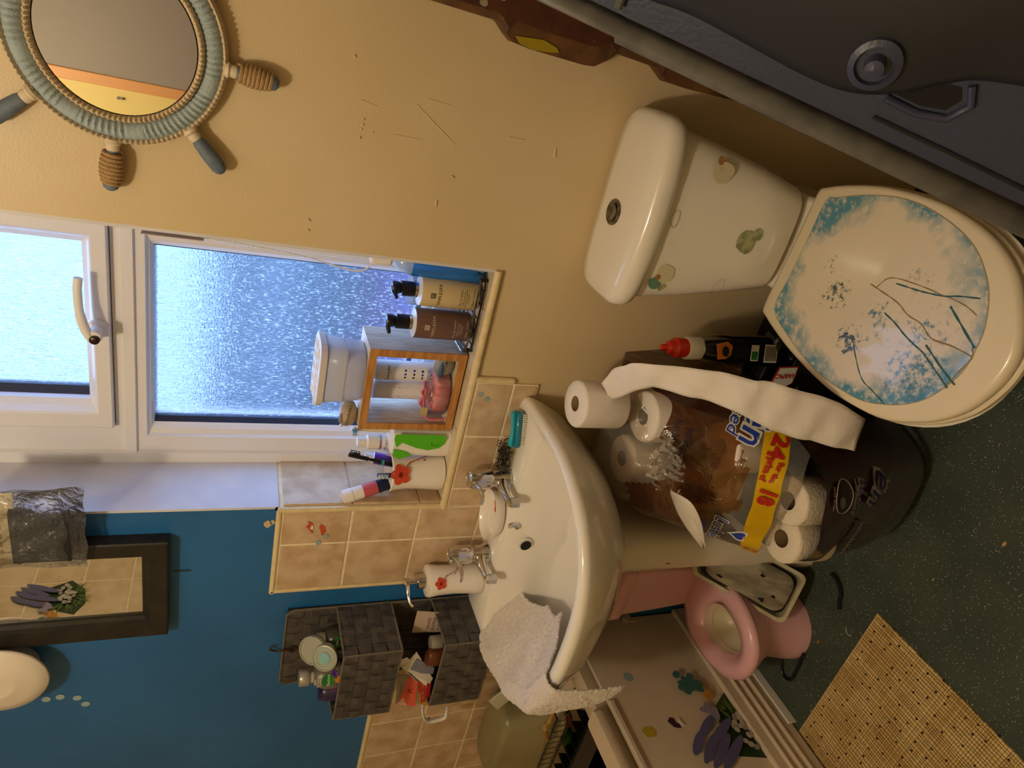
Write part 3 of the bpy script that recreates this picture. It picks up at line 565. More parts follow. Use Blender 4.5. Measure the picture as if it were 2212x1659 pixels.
for x, z, s in ((-.196, .722, .018), (-.309, .58, .024)):
    b = MB(); P = [cfm(x+s*.8*cos(t)*(1-.4*sin(t)), z+s*.45*sin(t), .0005) for t in [2*pi*i/16 for i in range(16)]]; b.tube(P, .0004, 4, closed=True); b.build('shell_outline_print', sh5, wc)

# ================================================================ PAINT STAINED BOARD AND GREY PANEL AT THE RIGHT
brd = mat('brown_stained_board', '#3f2119', .5, col2='#5b3521', scale=16, lo=.4, hi=.7, speck='#a9987a', sscale=70, sth=.06)
bedge = mat('paint_stained_edge', '#6d4a26', .5, col2='#4f3420', scale=20, bump=.3, bscale=90)
sb = thing('scalloped_board', 'dark brown paint stained board with a notched edge against the cream wall', 'board', (.12, -.012, 0))
prof = [(.032, 1.30), (.030, 1.20), (.027, 1.062), (.024, 1.056), (.012, 1.042), (.004, 1.030), (.0, .99), (-.002, .90), (.0, .880), (.012, .862), (.022, .850), (.028, .845), (.026, .80), (.024, .765), (.014, .748), (.006, .735), (.004, .68), (.006, .55), (.01, .3), (.012, .002)]
b = MB()
rings = [[(x, -.004, z), (x, -.03, z), (x+.03 if .85 < z < 1.04 or z < .74 else x+.010, -.034, z), (.3, -.034, z), (.3, -.004, z)] for x, z in prof]
for i in range(len(rings)-1):
    for j in range(5):
        b.add([rings[i][j], rings[i][(j+1) % 5], rings[i+1][(j+1) % 5], rings[i+1][j]], [(0, 1, 2, 3)], 1 if j in (0, 1) else 0)
b.add(rings[0], [(0, 1, 2, 3, 4)], 0); b.add(rings[-1], [(0, 1, 2, 3, 4)], 0)
b.build('board', [brd, bedge], sb)
bm_ = plane((0, -.034, 0), (1, 0, 0), (0, 0, 1))
for i in range(1): decal([(.0, .995), (.004, 1.020), (.013, 1.030), (.016, 1.0), (.018, .98), (.012, .955), (.006, .95), (.003, .965)], lambda x, y, d=0: Vector((x, -.0345, y)), mat('yellow_paint_smear', '#a08a1c', .5), sb, 'paint_smear')
for x, z in ((.05, 1.14), (.07, 1.10), (.06, 1.06), (.045, 1.09)): decal(blob(7, .006), lambda a, c, d=0, x=x, z=z: Vector((x+a, -.0346, z+c)), mat('old_paint_spot', '#9a8d72', .6), sb, 'paint_spot')
gp = mat('dark_grey_moulded_plastic', '#363b50', .4, bump=.15, bscale=200); gp2 = mat('grey_plastic_dark_face', '#222329', .5); gpe = mat('pale_grey_plastic_rim', '#66645f', .4, col2='#565552', scale=30)
A0 = Vector((.05, -.35, 1.12)); U = Vector((-.16549, -.57487, -.80133)); Wv = Vector((.87286, -.46359, .15231)); Nn = U.cross(Wv); Nn = -Nn if Nn.dot(Vector((0, -1.15, 1.42))-A0) < 0 else Nn
gmap = lambda s, t, d=0: A0+U*s+Wv*t+Nn*d
gy = thing('grey_plastic_panel', 'large dark grey moulded plastic shell with pale rim leaning beside the toilet', 'panel', (.3, -1.0, 0))
def gbox(nm, m, s0, s1, t0_, t1, d0, d1, bev=.003):
    b = MB(); vs = [gmap(s, t, d) for s in (s0, s1) for t in (t0_, t1) for d in (d0, d1)]
    b.add(vs, [(0, 1, 3, 2), (4, 6, 7, 5), (0, 4, 5, 1), (2, 3, 7, 6), (0, 2, 6, 4), (1, 5, 7, 3)]); return b.build(nm, m, gy, bevel=bev)
S0, S1 = -.42, 1.36
gbox('shell', gp, S0, S1, .006, .42, -.04, -.012)
b = MB(); st = [(0, -.03), (0, .001), (.002, .003), (.007, .002), (.012, -.004), (.016, -.012)]
b.loft([[gmap(S0, t, d) for t, d in st], [gmap(.094, t, d) for t, d in st], [gmap(.096, t*1.3-.005, d) for t, d in st], [gmap(S1, t*1.3-.005, d) for t, d in st]], False, False, closed=False); b.build('rim', gpe, gy, smooth=50, solid=.003)
rp_ = catmull([(-.35, .05), (-.1, .055), (.08, .058), (.158, .064), (.213, .062), (.29, .058), (.34, .062), (.38, .080), (.41, .105), (.45, .125), (.6, .16)], 6)
b = MB(); rings = []
for i, p in enumerate(rp_):
    t_ = (rp_[min(i+1, len(rp_)-1)]-rp_[max(i-1, 0)]) if False else None
    s_, w_ = p.x, p.y
    rings.append([gmap(s_-.0, w_-.014, -.012), gmap(s_, w_-.010, .004), gmap(s_, w_, .009), gmap(s_, w_+.10, .011), gmap(s_, w_+.16, .004), gmap(s_, w_+.17, -.012)])
b = MB(); b.loft(rings, True, True, closed=False)
b.build('raised_face', gp2, gy, smooth=60)
def gdisc(nm, m, s, t, prof, n=24, k=1):
    b = MB(); b.loft([[gmap(s+r*cos(a), t+r*sin(a)*k, d) for a in [2*pi*j/n for j in range(n)]] for r, d in prof]); return b.build(nm, m, gy, smooth=50)
gdisc('pivot_boss', gp, .343, .088, [(.024, .008), (.024, .016), (.018, .018), (.017, .012), (.010, .012), (.009, .026), (.0, .027)])
b = MB(); hp = [(.382, .062), (.408, .062), (.430, .068), (.436, .082), (.428, .092), (.40, .088)]
b.add([gmap(s, t, -.0112) for s, t in hp], [tuple(range(6))]); b.build('opening', dark, gy)
b = MB(); b.tube([gmap(s, t, -.009) for s, t in [(.375, .056), (.408, .055), (.436, .062), (.446, .082), (.434, .098)]], .004, 8); b.build('opening_lip', gp, gy, smooth=True)
MB().tube([gmap(.377, .034, -.010), gmap(.46, .034, -.010), gmap(.62, .032, -.010), gmap(1.2, .04, -.01)], .0022, 6).build('moulding_line', gp2, gy)
MB().tube([gmap(.085, .026, -.006), gmap(.085, .055, -.006)], .005, 8).build('cross_rib', gpe, gy)
gbox('foot', gp, S1-.06, S1, .05, .38, -.09, -.05)
bl = MB(); bl.add([gmap(.44, .15, .013), gmap(.47, .145, .013), gmap(.475, .16, .013), gmap(.45, .165, .013)], [(0, 1, 2, 3)]); bl.build('pale_sticker', wht_p, gy)
# ================================================================ THINGS ON THE WINDOW SILL (sill top z .953)
Z0 = .9535
def cylm(c, r, deg): return cyl(c, r, radians(deg))
# --- poppy tumbler with brushes
cp = (-.902, .052)
cup = thing('toothbrush_tumbler', 'waisted white china tumbler with poppy sprig in the sill corner', 'tumbler', (*cp, Z0), 'poppy patterned china set')
b = MB(); b.lathe([(.030, Z0), (.0415, Z0+.002), (.0425, Z0+.012), (.0395, Z0+.05), (.0385, Z0+.08), (.041, Z0+.108), (.0445, Z0+.122), (.0425, Z0+.124), (.039, Z0+.108), (.036, Z0+.05), (.033, Z0+.006)], (*cp, 0), 'z', 48); b.build('tumbler', cup_m, cup, smooth=50)
flower(cyl((*cp, 0), .0415, radians(-68)), cup, .004, Z0+.106, .025, True, .0034)
def brush(lab, p, q, m1, m2, bd, head):
    p = Vector(p); q = Vector(q); t = thing('toothbrush', lab, 'toothbrush', tuple(p)); d = (q-p).normalized(); sd_ = Vector(bd).normalized()
    n = p+d*((q-p).length*.72)
    MB().tube([p, p+d*.05, n-d*.012, n, q], [.006, .0062, .0045, .0032, .0042], 8).build('handle', m1, t, smooth=True)
    b = MB(); b.tube([n+d*.003, q], [.0052, .0048], 8); b.build('brush_head', m1, t, smooth=True)
    b = MB(); w = d.cross(sd_).normalized()
    for i in range(7):
        for j in range(3):
            c = q-d*(.003+.0034*i)+w*(.003*(j-1)); b.tube([c+sd_*.003, c+sd_*.013+d*random.uniform(-.0015, .0015)], .0014, 5, m=j % 2)
    b.build('bristles', [m2, wht_p], t); return t
tealp = mat('teal_plastic', '#2f9a92', .3); purp = mat('purple_plastic', '#5d2f92', .3); bblue = mat('blue_bristle', '#3f8fc4', .6)
brush('black toothbrush leaning up at the back of the poppy tumbler', (-.905, .06, 1.0), (-.868, .070, 1.168), blk, blk_p, (1, -.2, 0), 1)
MB().lathe([(.0062, 0), (.0062, .006)], (-.886, .065, 1.088), 'z', 10).build('grip_ring', tealp, bpy.data.objects['toothbrush'], smooth=True)
brush('white and blue toothbrush with pale bristles low in the poppy tumbler', (-.905, .045, .98), (-.900, .036, 1.105), mat('navy_plastic', '#1c2f52', .3), mat('pale_bristle', '#c8dcea', .6), (.3, -1, .3), 1)
brush('blue bristled toothbrush tipped over the left rim of the poppy tumbler', (-.895, .055, .98), (-.932, .030, 1.098), mat('white_blue_plastic', '#c9d6df', .3), bblue, (-.5, -1, .1), 1)
# toothpaste tubes
def paste(lab, p, q, r, mb, mc, bands, cap=.022, name='toothpaste_tube', rc=None):
    p = Vector(p); q = Vector(q); t = thing(name, lab, 'toothpaste', tuple(p)); d = (q-p).normalized(); L_ = (q-p).length; u = d.orthogonal().normalized(); w = d.cross(u); rc = rc or r*.72
    def tub(a, c, ra, rb, m, nm):
        n = 20; b = MB(); b.loft([[p+d*(L_*a)+u*(ra*cos(2*pi*j/n))+w*(ra*sin(2*pi*j/n)) for j in range(n)], [p+d*(L_*c)+u*(rb*cos(2*pi*j/n))+w*(rb*sin(2*pi*j/n)) for j in range(n)]]); return b.build(nm, m, t, smooth=50)
    k = 1-cap/L_; tub(0, k, r*.8, r, mb, 'tube_body')
    for a, c, m in bands: tub(a*k, c*k, r*(.8+.2*a)+.0004, r*(.8+.2*c)+.0004, m, 'printed_band')
    tub(k, k+.015, r, rc*.9, wplas, 'shoulder'); tub(k+.012, 1, rc, rc*.95, mc, 'cap'); return t
rose = mat('rose_print', '#c05560', .3); navyp = mat('navy_print', '#161d3a', .35)
paste('white toothpaste tube with red and navy bands leaning out of the poppy tumbler', (-.893, .045, .985), (-.946, .018, 1.178), .0155, wplas, wplas, [(.55, .70, navyp), (.70, .88, rose)], .024, rc=.0165)
paste('purple and white toothpaste tube at the back of the poppy tumbler', (-.912, .075, .975), (-.893, .10, 1.125), .014, purp, wplas, [(.2, .5, wplas)], .02)
# --- electric toothbrush holder (white block with green side) behind it tube and small brush head
hb = thing('toothbrush_holder', 'white and lime green rounded holder left of the oak box', 'holder', (-.818, .075, Z0))
def hprof(z, y0, y1, w): return [(-.855, y0, z), (-.855, y1, z), (-.855+w, y1, z), (-.855+w, y0, z)]
b = MB(); b.loft([rrect(-.856, -.786, .035, .11, Z0, .02), rrect(-.856, -.785, .032, .112, Z0+.03, .024), rrect(-.854, -.788, .034, .108, Z0+.10, .024), rrect(-.850, -.792, .036, .10, Z0+.128, .02), rrect(-.844, -.80, .042, .094, Z0+.132, .015)]); b.build('body', wplas, hb, smooth=50)
gm = mat('lime_green_plastic', '#57b81e', .3)
hm = lambda x, y, d=0: Vector((x, .0345-d-(.0 if y < 1 else 0), y))
gp_ = [(-.787, Z0+.128), (-.800, Z0+.130), (-.822, Z0+.122), (-.808, Z0+.112), (-.822, Z0+.078), (-.828, Z0+.05), (-.822, Z0+.025), (-.81, Z0+.014), (-.795, Z0+.012), (-.787, Z0+.02)]
decal(gp_, hm, gm, hb, 'green_side', d=.003)
decal([(-.852, Z0+.112), (-.845, Z0+.125), (-.826, Z0+.128), (-.832, Z0+.10), (-.842, Z0+.085)], hm, gm, hb, 'green_side', d=.0028)
MB().tube([hm(-.806, Z0+.045, .0035), hm(-.815, Z0+.045, .0035), hm(-.815, Z0+.03, .0035), hm(-.806, Z0+.030, .0035)], .0008, 4).build('moulded_mark', mat('dark_green_line', '#2c7a10', .4), hb)
eb = thing('electric_brush_head', 'pale electric toothbrush head standing behind the holder', 'toothbrush', (-.806, .075, Z0+.13))
MB().lathe([(.0065, Z0+.128), (.006, Z0+.15), (.0042, Z0+.19), (.004, Z0+.205)], (-.806, .078, 0), 'z', 12).build('stem', mat('ivory_plastic', '#dccdb0', .4), eb, smooth=True)
hd_ = MB().lathe([(.0068, .078), (.0068, .07)], (-.806, 0, Z0+.210), 'y', 14).build('head', _M['ivory_plastic'], eb, smooth=True)
b = MB()
for i in range(4):
    for j in range(3): b.tube([(-.8115+.0035*i, .070, Z0+.206+.004*j), (-.8115+.0035*i-.002, .061, Z0+.206+.004*j)], .0013, 5, m=i % 2)
b.build('bristles', [wht_p, bblue], eb)
tp = paste('white toothpaste tube with red lettering standing behind the holder', (-.842, .085, Z0+.04), (-.842, .082, Z0+.198), .017, wplas, wplas, [(.78, .81, mat('pale_blue_print', '#7fa3d8', .4)), (.64, .655, red_p)], .022, rc=.011)
text('Original', .0085, cylm((-.842, .083, 0), .0168, -95), red_p, tp, y=Z0+.150, d=.001); text('1000 ppm', .008, cylm((-.842, .083, 0), .0166, -92), blu_p, tp, y=Z0+.137, d=.001)
# --- oak box frame
bf = thing('box_frame', 'open square oak box frame standing on the window sill', 'box', (-.684, .09, Z0))
X0, X1, Y0, Y1, T_ = -.780, -.590, .040, .150, .0155
Zb, Zt = Z0+.004, Z0+.209
bx('side_panel', wood_l2, bf, X0, X0+T_*.85, Y0+.004, Y1, Zb, Zt); bx('side_panel', wood_l2, bf, X1-T_*.85, X1, Y0+.004, Y1, Zb, Zt)
bx('top_panel', wood_l, bf, X0+.013, X1-.013, Y0+.004, Y1, Zt-T_*.8, Zt); bx('bottom_panel', wood_l, bf, X0+.013, X1-.013, Y0+.004, Y1, Zb, Zb+T_*.8)
b = MB()
for a, c in (((X0, Zb), (X1, Zb)), ((X1, Zb), (X1, Zt)), ((X1, Zt), (X0, Zt)), ((X0, Zt), (X0, Zb))):
    cx_, cz_ = (X0+X1)/2, (Zb+Zt)/2
    ins = lambda p: (p[0]+(T_ if p[0] < cx_ else -T_), p[1]+(T_ if p[1] < cz_ else -T_))
    ai, ci = ins(a), ins(c); b = MB(); b.prism([a, c, ci, ai], .005, lambda x, y, d: Vector((x, Y0+.0045-d, y))); b.build('edge_strip', wood, bf, bevel=.0003)
# soap flower box inside
fb = thing('soap_flower_box', 'clear oval box of pink soap petals tied with a pink bow inside the oak box', 'box', (-.708, .09, Zb+.0125))
zb = Zb+.0135
clearp = film('clear_plastic_box', '#fff2f6', .06, bscale=60, bump=.3); pinks = mat('pink_soap_petal', '#f0868f', .35, col2='#ee9aa0', scale=60); pinks2 = mat('pale_pink_petal', '#f7b4b8', .35); ribb = mat('pink_satin_ribbon', '#ee8f9f', .3)
for i in range(11):
    a = i*2*pi/11; x = -.708+.034*cos(a); y = .088+.026*sin(a)
    MB().lathe([(.002, 0), (.013, .003), (.015, .016), (.013, .030), (.008, .034), (.004, .028)], (x, y, zb), 'z', 12, sx=.85+.3*random.random()).build('soap_petal', pinks if i % 2 else pinks2, fb, smooth=True)
b = MB(); b.lathe([(.05, zb-.0005), (.054, zb+.004), (.055, zb+.036), (.050, zb+.046)], (-.708, .088, 0), 'z', 32, sx=1, sy=.8, cap1=True); b.build('clear_lid', clearp, fb, smooth=50)
MB().tube(catmull([(-.756, .05, zb+.004), (-.757, .048, zb+.03), (-.752, .055, zb+.047), (-.72, .075, zb+.050), (-.69, .10, zb+.048)], 5), .005, 6, flat=.3).build('ribbon', ribb, fb, smooth=True)
bow = MB()
for s_ in (1, -1): bow.tube(catmull([(-.713, .078, zb+.052), (-.713+s_*.014, .070, zb+.062), (-.713+s_*.020, .072, zb+.055), (-.713, .078, zb+.052)], 4), .0045, 6, flat=.5)
bow.build('bow', ribb, fb, smooth=True)
MB().box(-.748, -.728, .05, .0505, zb+.046, zb+.062).build('gift_tag', mat('gold_tag', '#cdbb8a', .3, .4), fb)
# pebbles
def pebble(lab, c, a, bq, h, txt, deg, cmat, tsz=.011):
    t = thing('painted_pebble', lab, 'pebble', c, 'souvenir pebbles')
    b = MB(); b.lathe([(.0, 0), (.45, .03*1), (.85, .2), (1, .5), (.9, .78), (.55, .96), (.0, 1.0)], (0, 0, 0), 'z', 32)
    b.v = [Vector((c[0]+v.x*a*(1+.06*sin(v.y*3)), c[1]+v.y*bq, c[2]+v.z*h)) for v in b.v]; b.build('pebble', cmat, t, smooth=True)
    def m(x, y, d=0):
        ph = radians(deg)+x/((a+bq)/2*.95); k = y/h*2-1; e = sqrt(max(.05, 1-(k*.9)**2)); return Vector((c[0]+(a*e+d)*cos(ph)*1.0, c[1]+(bq*e+d)*sin(ph), c[2]+y))
    text(txt, tsz, lambda x, y, d=0: m(x, y-x*.12, d), mat('brown_lettering', '#4a2c22', .6), t, y=h*.56, d=.0012)
    return t, m
stone = mat('beige_pebble', '#b3a189', .6, col2='#a3917a', scale=60, bump=.2, bscale=300)
zt = Zt+.0005
p1, m1_ = pebble('beige Cornwall pebble with painted gull on top of the oak box', (-.764, .075, zt), .031, .022, .037, 'CORNWALL', -88, stone, .0095)
gull = MB().lathe([(.0, -.014), (.004, -.010), (.006, 0), (.005, .008), (.0, .014)], (-.768, .062, zt+.034), 'x', 12, sx=.8); gull.build('gull', mat('gull_grey', '#8a7f7a', .5), p1, smooth=True)
gh = MB().lathe([(.0, -.005), (.0045, 0), (.0, .005)], (-.784, .058, zt+.033), 'z', 10).build('gull_head', wht_p, p1, smooth=True)
p2, m2_ = pebble('grey Cornwall pebble with a painted seal inside the oak box at right', (-.634, .078, Zb+.0135), .028, .022, .045, 'CORNWALL', -100, mat('grey_pebble', '#9a958c', .6, col2='#8a857c', scale=60), .0105)
MB().lathe([(.0, -.02), (.005, -.012), (.0065, 0), (.004, .014), (.0, .02)], (-.640, .060, Zb+.045), 'x', 12).build('painted_seal', mat('seal_blue', '#3b5b86', .4), p2, smooth=True)
# two tall white tubes behind the box, seen through it
def ctube(lab, x, y, r, h, lines):
    Z0 = Zb+.0128; t = thing('plastic_bottle', lab, 'bottle', (x, y, Z0), 'white tubes in the oak box')
    MB().lathe([(r*.98, Z0), (r, Z0+.003), (r, Z0+h-.004), (r*.8, Z0+h)], (x, y, 0), 'z', 28).build('body', mat('matt_white_tube', '#e2e0e4', .45), t, smooth=50)
    return t
c1 = ctube('white tube with blue pictograms standing in the oak box at right', -.680, .124, .0225, .160, 0)
c2 = ctube('white tube with orange label standing in the oak box at left', -.727, .124, .0215, .158, 0)
mm = cylm((-.680, .124, 0), .0225, -78)
text('Everyday', .010, lambda x, y, d=0: mm(x, y, d), navyp, c1, y=Z0+.150)
for i in range(4):
    for j in range(3): decal(blob(6, .0028, .2), mm, (blu_p if (i+j) % 2 else navyp), c1, 'pictogram', x=-.009+.008*j, y=Z0+.112-.019*i)
    MB().add([mm(-.014, Z0+.103-.019*i, .0005), mm(.014, Z0+.103-.019*i, .0005), mm(.014, Z0+.1036-.019*i, .0005), mm(-.014, Z0+.1036-.019*i, .0005)], [(0, 1, 2, 3)]).build('rule_line', navyp, c1)
mm2 = cylm((-.727, .124, 0), .0215, -82)
orp = mat('orange_print', '#c9572c', .4)
decal([(-.006, -.003), (.016, -.003), (.016, .003), (-.006, .003)], mm2, orp, c2, 'label_block', x=-.004, y=Z0+.118)
for i in range(10):
    z = Z0+.135-.007*i; w = .010 if i % 3 else .014
    if abs(z-Z0-.118) > .004: decal([(-w, -.0006), (w, -.0006), (w, .0006), (-w, .0006)], mm2, navyp, c2, 'text_line', x=.002, y=z)
# frosted tub with patterned lid on the box
tb_ = thing('lidded_tub', 'frosted plastic tub with embossed pale lid on the oak box', 'tub', (-.666, .09, zt))
fro = mat('frosted_plastic', '#dfe4f2', .25, alpha=.55)
b = MB(); b.loft([rrect(-.722, -.612, .050, .132, zt, .03, 6), rrect(-.726, -.608, .046, .136, zt+.004, .03, 6), rrect(-.733, -.601, .042, .140, zt+.082, .03, 6)], True, False); b.build('tub', fro, tb_, smooth=50, solid=.001)
b = MB(); b.loft([rrect(-.737, -.597, .038, .144, zt+.080, .032, 6), rrect(-.738, -.596, .037, .145, zt+.092, .032, 6), rrect(-.734, -.600, .041, .141, zt+.094, .030, 6)]); lid_ = b.build('lid', mat('pale_grey_lid', '#d8d2cc', .4), tb_, smooth=50)
for i in range(5):
    for j in range(3):
        MB().tube([(-.724+.026*i+.011*cos(t)+(.006 if j % 2 else 0), .062+.028*j+.011*sin(t), zt+.0945) for t in [2*pi*k/8 for k in range(8)]], .0012, 4, closed=True).build('embossed_leaf', mat('white_emboss', '#f2f0ee', .4), lid_)
MB().box(-.730, -.604, .0425, .139, zt+.040, zt+.0415).build('fill_line', mat('faint_fill_line', '#c9b9b4', .5, alpha=.5), tb_)
# wire tray
tr_ = thing('wire_tray', 'slim black wire tray under the two pump bottles', 'tray', (-.50, .07, Z0))
rr = [(x, y, Z0+.006) for x, y, z in rrect(-.586, -.408, .026, .118, 0, .03, 8)]
MB().tube(rr, .0022, 6, closed=True).build('lower_rail', blk, tr_, smooth=True)
MB().tube([(x, y, Z0+.017) for x, y, z in rr], .0022, 6, closed=True).build('upper_rail', chrome_d, tr_, smooth=True)
for x in (-.56, -.53, -.50, -.47, -.44): MB().tube([(x, .028, Z0+.006), (x, .116, Z0+.006)], .0015, 6).build('tray_wire', blk, tr_)
for x, y in ((-.575, .035), (-.419, .035), (-.575, .108), (-.419, .108)): MB().lathe([(.004, Z0), (.004, Z0+.017)], (x, y, 0), 'z', 8).build('tray_foot', blk, tr_)
# pump bottles
def pump(lab, x, y, mb, ink, sub, h=.118, r=.031, rot=0, logo_m=None):
    t = thing('pump_bottle', lab, 'bottle', (x, y, Z0+.0085), 'pump bottles on the wire tray'); z = Z0+.0085
    MB().lathe([(r*.93, z), (r, z+.004), (r, z+h-.003), (r*.97, z+h)], (x, y, 0), 'z', 36).build('body', mb, t, smooth=50)
    MB().lathe([(r*.96, z+h), (r*.5, z+h+.0035), (r*.48, z+h+.004)], (x, y, 0), 'z', 36).build('shoulder', mat('pale_shoulder', '#d9dbe4', .25), t, smooth=50)
    MB().lathe([(.0155, z+h+.003), (.0155, z+h+.010)], (x, y, 0), 'z', 28).build('neck_ring', chrome, t, smooth=50)
    MB().lathe([(.015, z+h+.010), (.0152, z+h+.036), (.013, z+h+.0375)], (x, y, 0), 'z', 28).build('collar', mat('navy_black_plastic', '#10131f', .3), t, smooth=50)
    MB().lathe([(.010, z+h+.037), (.0125, z+h+.042), (.013, z+h+.052), (.011, z+h+.055)], (x, y, 0), 'z', 20).build('pump_head', _M['navy_black_plastic'], t, smooth=50)
    a = radians(rot); MB().tube([(x, y, z+h+.050), (x+.012*cos(a), y+.012*sin(a), z+h+.051), (x+.026*cos(a), y+.026*sin(a), z+h+.047)], [.0075, .0055, .0035], 10).build('nozzle', _M['navy_black_plastic'], t, smooth=True)
    m = cylm((x, y, 0), r, -86 if ink is blk_p else -82)
    lm = decal([(-.005, -.005), (.005, -.005), (.005, .005), (-.005, .005)], m, ink, t, 'logo_square', y=z+h-.022)
    for k in range(3): decal([(-.0005, -.003), (.0005, -.003), (.0005, .003), (-.0005, .003)], m, logo_m, t, 'logo_bar', x=-.0025+.0025*k, y=z+h-.022, d=.0008)
    decal([(-.003, -.0004), (.003, -.0004), (.003, .0004), (-.003, .0004)], m, logo_m, t, 'logo_bar', y=z+h-.0188, d=.0008)
    text('TEMPLESPA', .0088, m, ink, t, y=z+h-.036, spacing=1.15); text(sub[0], .0058, m, ink, t, y=z+h-.080, spacing=1.1)
    for k, s in enumerate(sub[1:]): text(s, .0036, m, ink, t, y=z+h-.086-.0045*k)
    text('℮ 300ml / 10.1fl.oz', .0052, m, ink, t, y=z+.012)
pump('cream pump bottle with black head at the right of the wire tray', -.465, .066, mat('cream_bottle_plastic', '#cdb98e', .35), blk_p, ['ALL IS WELL', 'uplifting hand lotion', 'for hydrating & softening', '& protecting'], rot=-120, logo_m=mat('cream_print', '#cdb98e', .4))
pump('brown pump bottle with black head at the left of the wire tray', -.536, .066, mat('brown_bottle_plastic', '#6b5048', .35), mat('pale_print', '#cfc4b4', .4), ['ALL IN HAND', 'foaming hand wash', 'cleansing, softening', '& protecting'], rot=-160, logo_m=mat('brown_ink', '#5c4238', .4))
# blue mouthwash bottle against the right reveal
mw = thing('mouthwash_bottle', 'bright blue translucent bottle against the right side of the recess', 'bottle', (-.412, .08, Z0))
mwm = film('blue_liquid_plastic', '#7cc4ff', .5, '#1c92ff', .1, .1, 30)
b = MB(); b.loft([rrect(-.434, -.392, .052, .118, Z0, .016), rrect(-.438, -.390, .048, .122, Z0+.006, .018), rrect(-.437, -.390, .050, .120, Z0+.06, .018), rrect(-.440, -.390, .050, .120, Z0+.10, .018), rrect(-.438, -.391, .052, .118, Z0+.150, .018)]); b.build('liquid_body', mwm, mw, smooth=50)
b = MB(); b.loft([rrect(-.438, -.391, .052, .118, Z0+.150, .018), rrect(-.432, -.394, .058, .110, Z0+.172, .018), rrect(-.422, -.400, .070, .100, Z0+.185, .011)]); b.build('shoulder', mat('clear_blue_shoulder', '#b8d8f4', .1, alpha=.5, coat=.5), mw, smooth=50)
MB().lathe([(.013, Z0+.185), (.0135, Z0+.205), (.012, Z0+.207)], (-.411, .085, 0), 'z', 20).build('cap', wplas, mw, smooth=50)
MB().add([Vector((-.4386, y, z)) for y, z in ((.064, Z0+.10), (.106, Z0+.10), (.106, Z0+.11), (.064, Z0+.11))], [(0, 1, 2, 3)]).build('label_band', mat('teal_band', '#0f8a9a', .3), mw)
# turquoise patterned pot behind the pump bottles
tq = thing('patterned_pot', 'clear pot with turquoise dashes behind the pump bottles', 'pot', (-.50, .135, Z0))
MB().lathe([(.026, Z0), (.029, Z0+.10), (.031, Z0+.128)], (-.492, .132, 0), 'z', 30, cap1=False).build('pot', mat('clear_pot', '#d5e6f2', .2, alpha=.7), tq, smooth=50)
tqm = mat('turquoise_print', '#1fa6c8', .4)
b = MB(); mq = lambda x, y, d=0: Vector((-.492+(.0262+.036*(y-Z0)+d)*cos(x), .132+(.0262+.036*(y-Z0)+d)*sin(x), y))
for i in range(26):
    for j in range(6): a = 2*pi*i/26+(j % 2)*.12; z = Z0+.092+.0058*j; b.add([mq(a, z, .0006), mq(a+.10, z, .0006), mq(a+.14, z+.0035, .0006), mq(a+.04, z+.0035, .0006)], [(0, 1, 2, 3)])
o_ = b.build('turquoise_dashes', tqm, tq); o_['kind'] = 'stuff'
# blind chain with its holder and a hanging paper tag
cn = thing('blind_chain', 'white beaded blind chain hanging at the right edge of the window', 'chain', (-.40, .035, 1.19))
pts = catmull([(-.393, .03, 1.80), (-.396, .03, 1.55), (-.399, .03, 1.46), (-.404, .03, 1.38), (-.412, .03, 1.30), (-.426, .03, 1.23), (-.424, .03, 1.20), (-.408, .03, 1.185)], 24)
b = MB(); 
for p in pts[::1]: b.lathe([(.0, -.0022), (.0022, 0), (.0, .0022)], tuple(p), 'z', 6)
b.tube(pts[::4], .0006, 4); o_ = b.build('beads', wplas, cn, smooth=True); o_['kind'] = 'stuff'
MB().box(-.409, -.3885, .022, .042, 1.150, 1.192).build('chain_holder', wplas, cn, bevel=.005)
tg = MB().box(-.4015, -.400, .018, .045, 1.468, 1.56); o_ = tg.build('paper_tag', mat('beige_paper_tag', '#c3ab97', .7), None, bevel=.0004); tag(o_, 'small printed beige tag hanging beside the top of the blind chain', 'tag')
for k in range(6): MB().box(-.4018, -.4016, .022, .038, 1.485+.011*k, 1.4875+.011*k).build('print_line', navyp, o_)

# ================================================================ ON THE BASIN RIM
nb_ = thing('nail_brush', 'turquoise clear plastic nail brush with white bristles on the basin corner', 'brush', (-.712, -.052, .832))
tqc = mat('turquoise_clear_plastic', '#16b4cc', .08, alpha=.85, coat=.5); tqd = mat('turquoise_deep_plastic', '#0e7fa0', .12, alpha=.9, coat=.5)
A_ = Vector((-.676, -.038, .846)); ux = Vector((-.078, -.024, -.004)).normalized(); uz = Vector((0, .55, .83)).normalized(); uy = ux.cross(uz).normalized(); uz = uy.cross(ux).normalized()
def bm2(x, y, z): return A_+ux*x+uy*y+uz*z
def bring2(x, w, h0, h1, n=12): return [bm2(x, w*cos(2*pi*i/n), (h0+h1)/2+(h1-h0)/2*sin(2*pi*i/n)) for i in range(n)]
b = MB(); b.loft([bring2(.0, .014, .004, .012), bring2(.004, .017, .002, .017), bring2(.03, .013, .002, .014), bring2(.05, .012, .002, .014), bring2(.072, .017, .002, .019), bring2(.078, .013, .004, .014)]); b.build('grip', tqc, nb_, smooth=60)
b = MB(); b.loft([bring2(.0, .016, -.010, .004), bring2(.004, .019, -.012, .004), bring2(.074, .019, -.012, .004), bring2(.078, .016, -.010, .003)]); b.build('bristle_base', tqd, nb_, smooth=60)
b = MB()
for i in range(18):
    for j in range(6): p = bm2(.005+.004*i, -.0125+.005*j, -.012); b.tube([p, p-uz*.008+ux*random.uniform(-.001, .001)], .0011, 4)
o_ = b.build('bristles', wht_p, nb_); o_['kind'] = 'stuff'
steel = mat('steel_wool', '#5d5955', .35, 1)
b = MB(); random.seed(3)
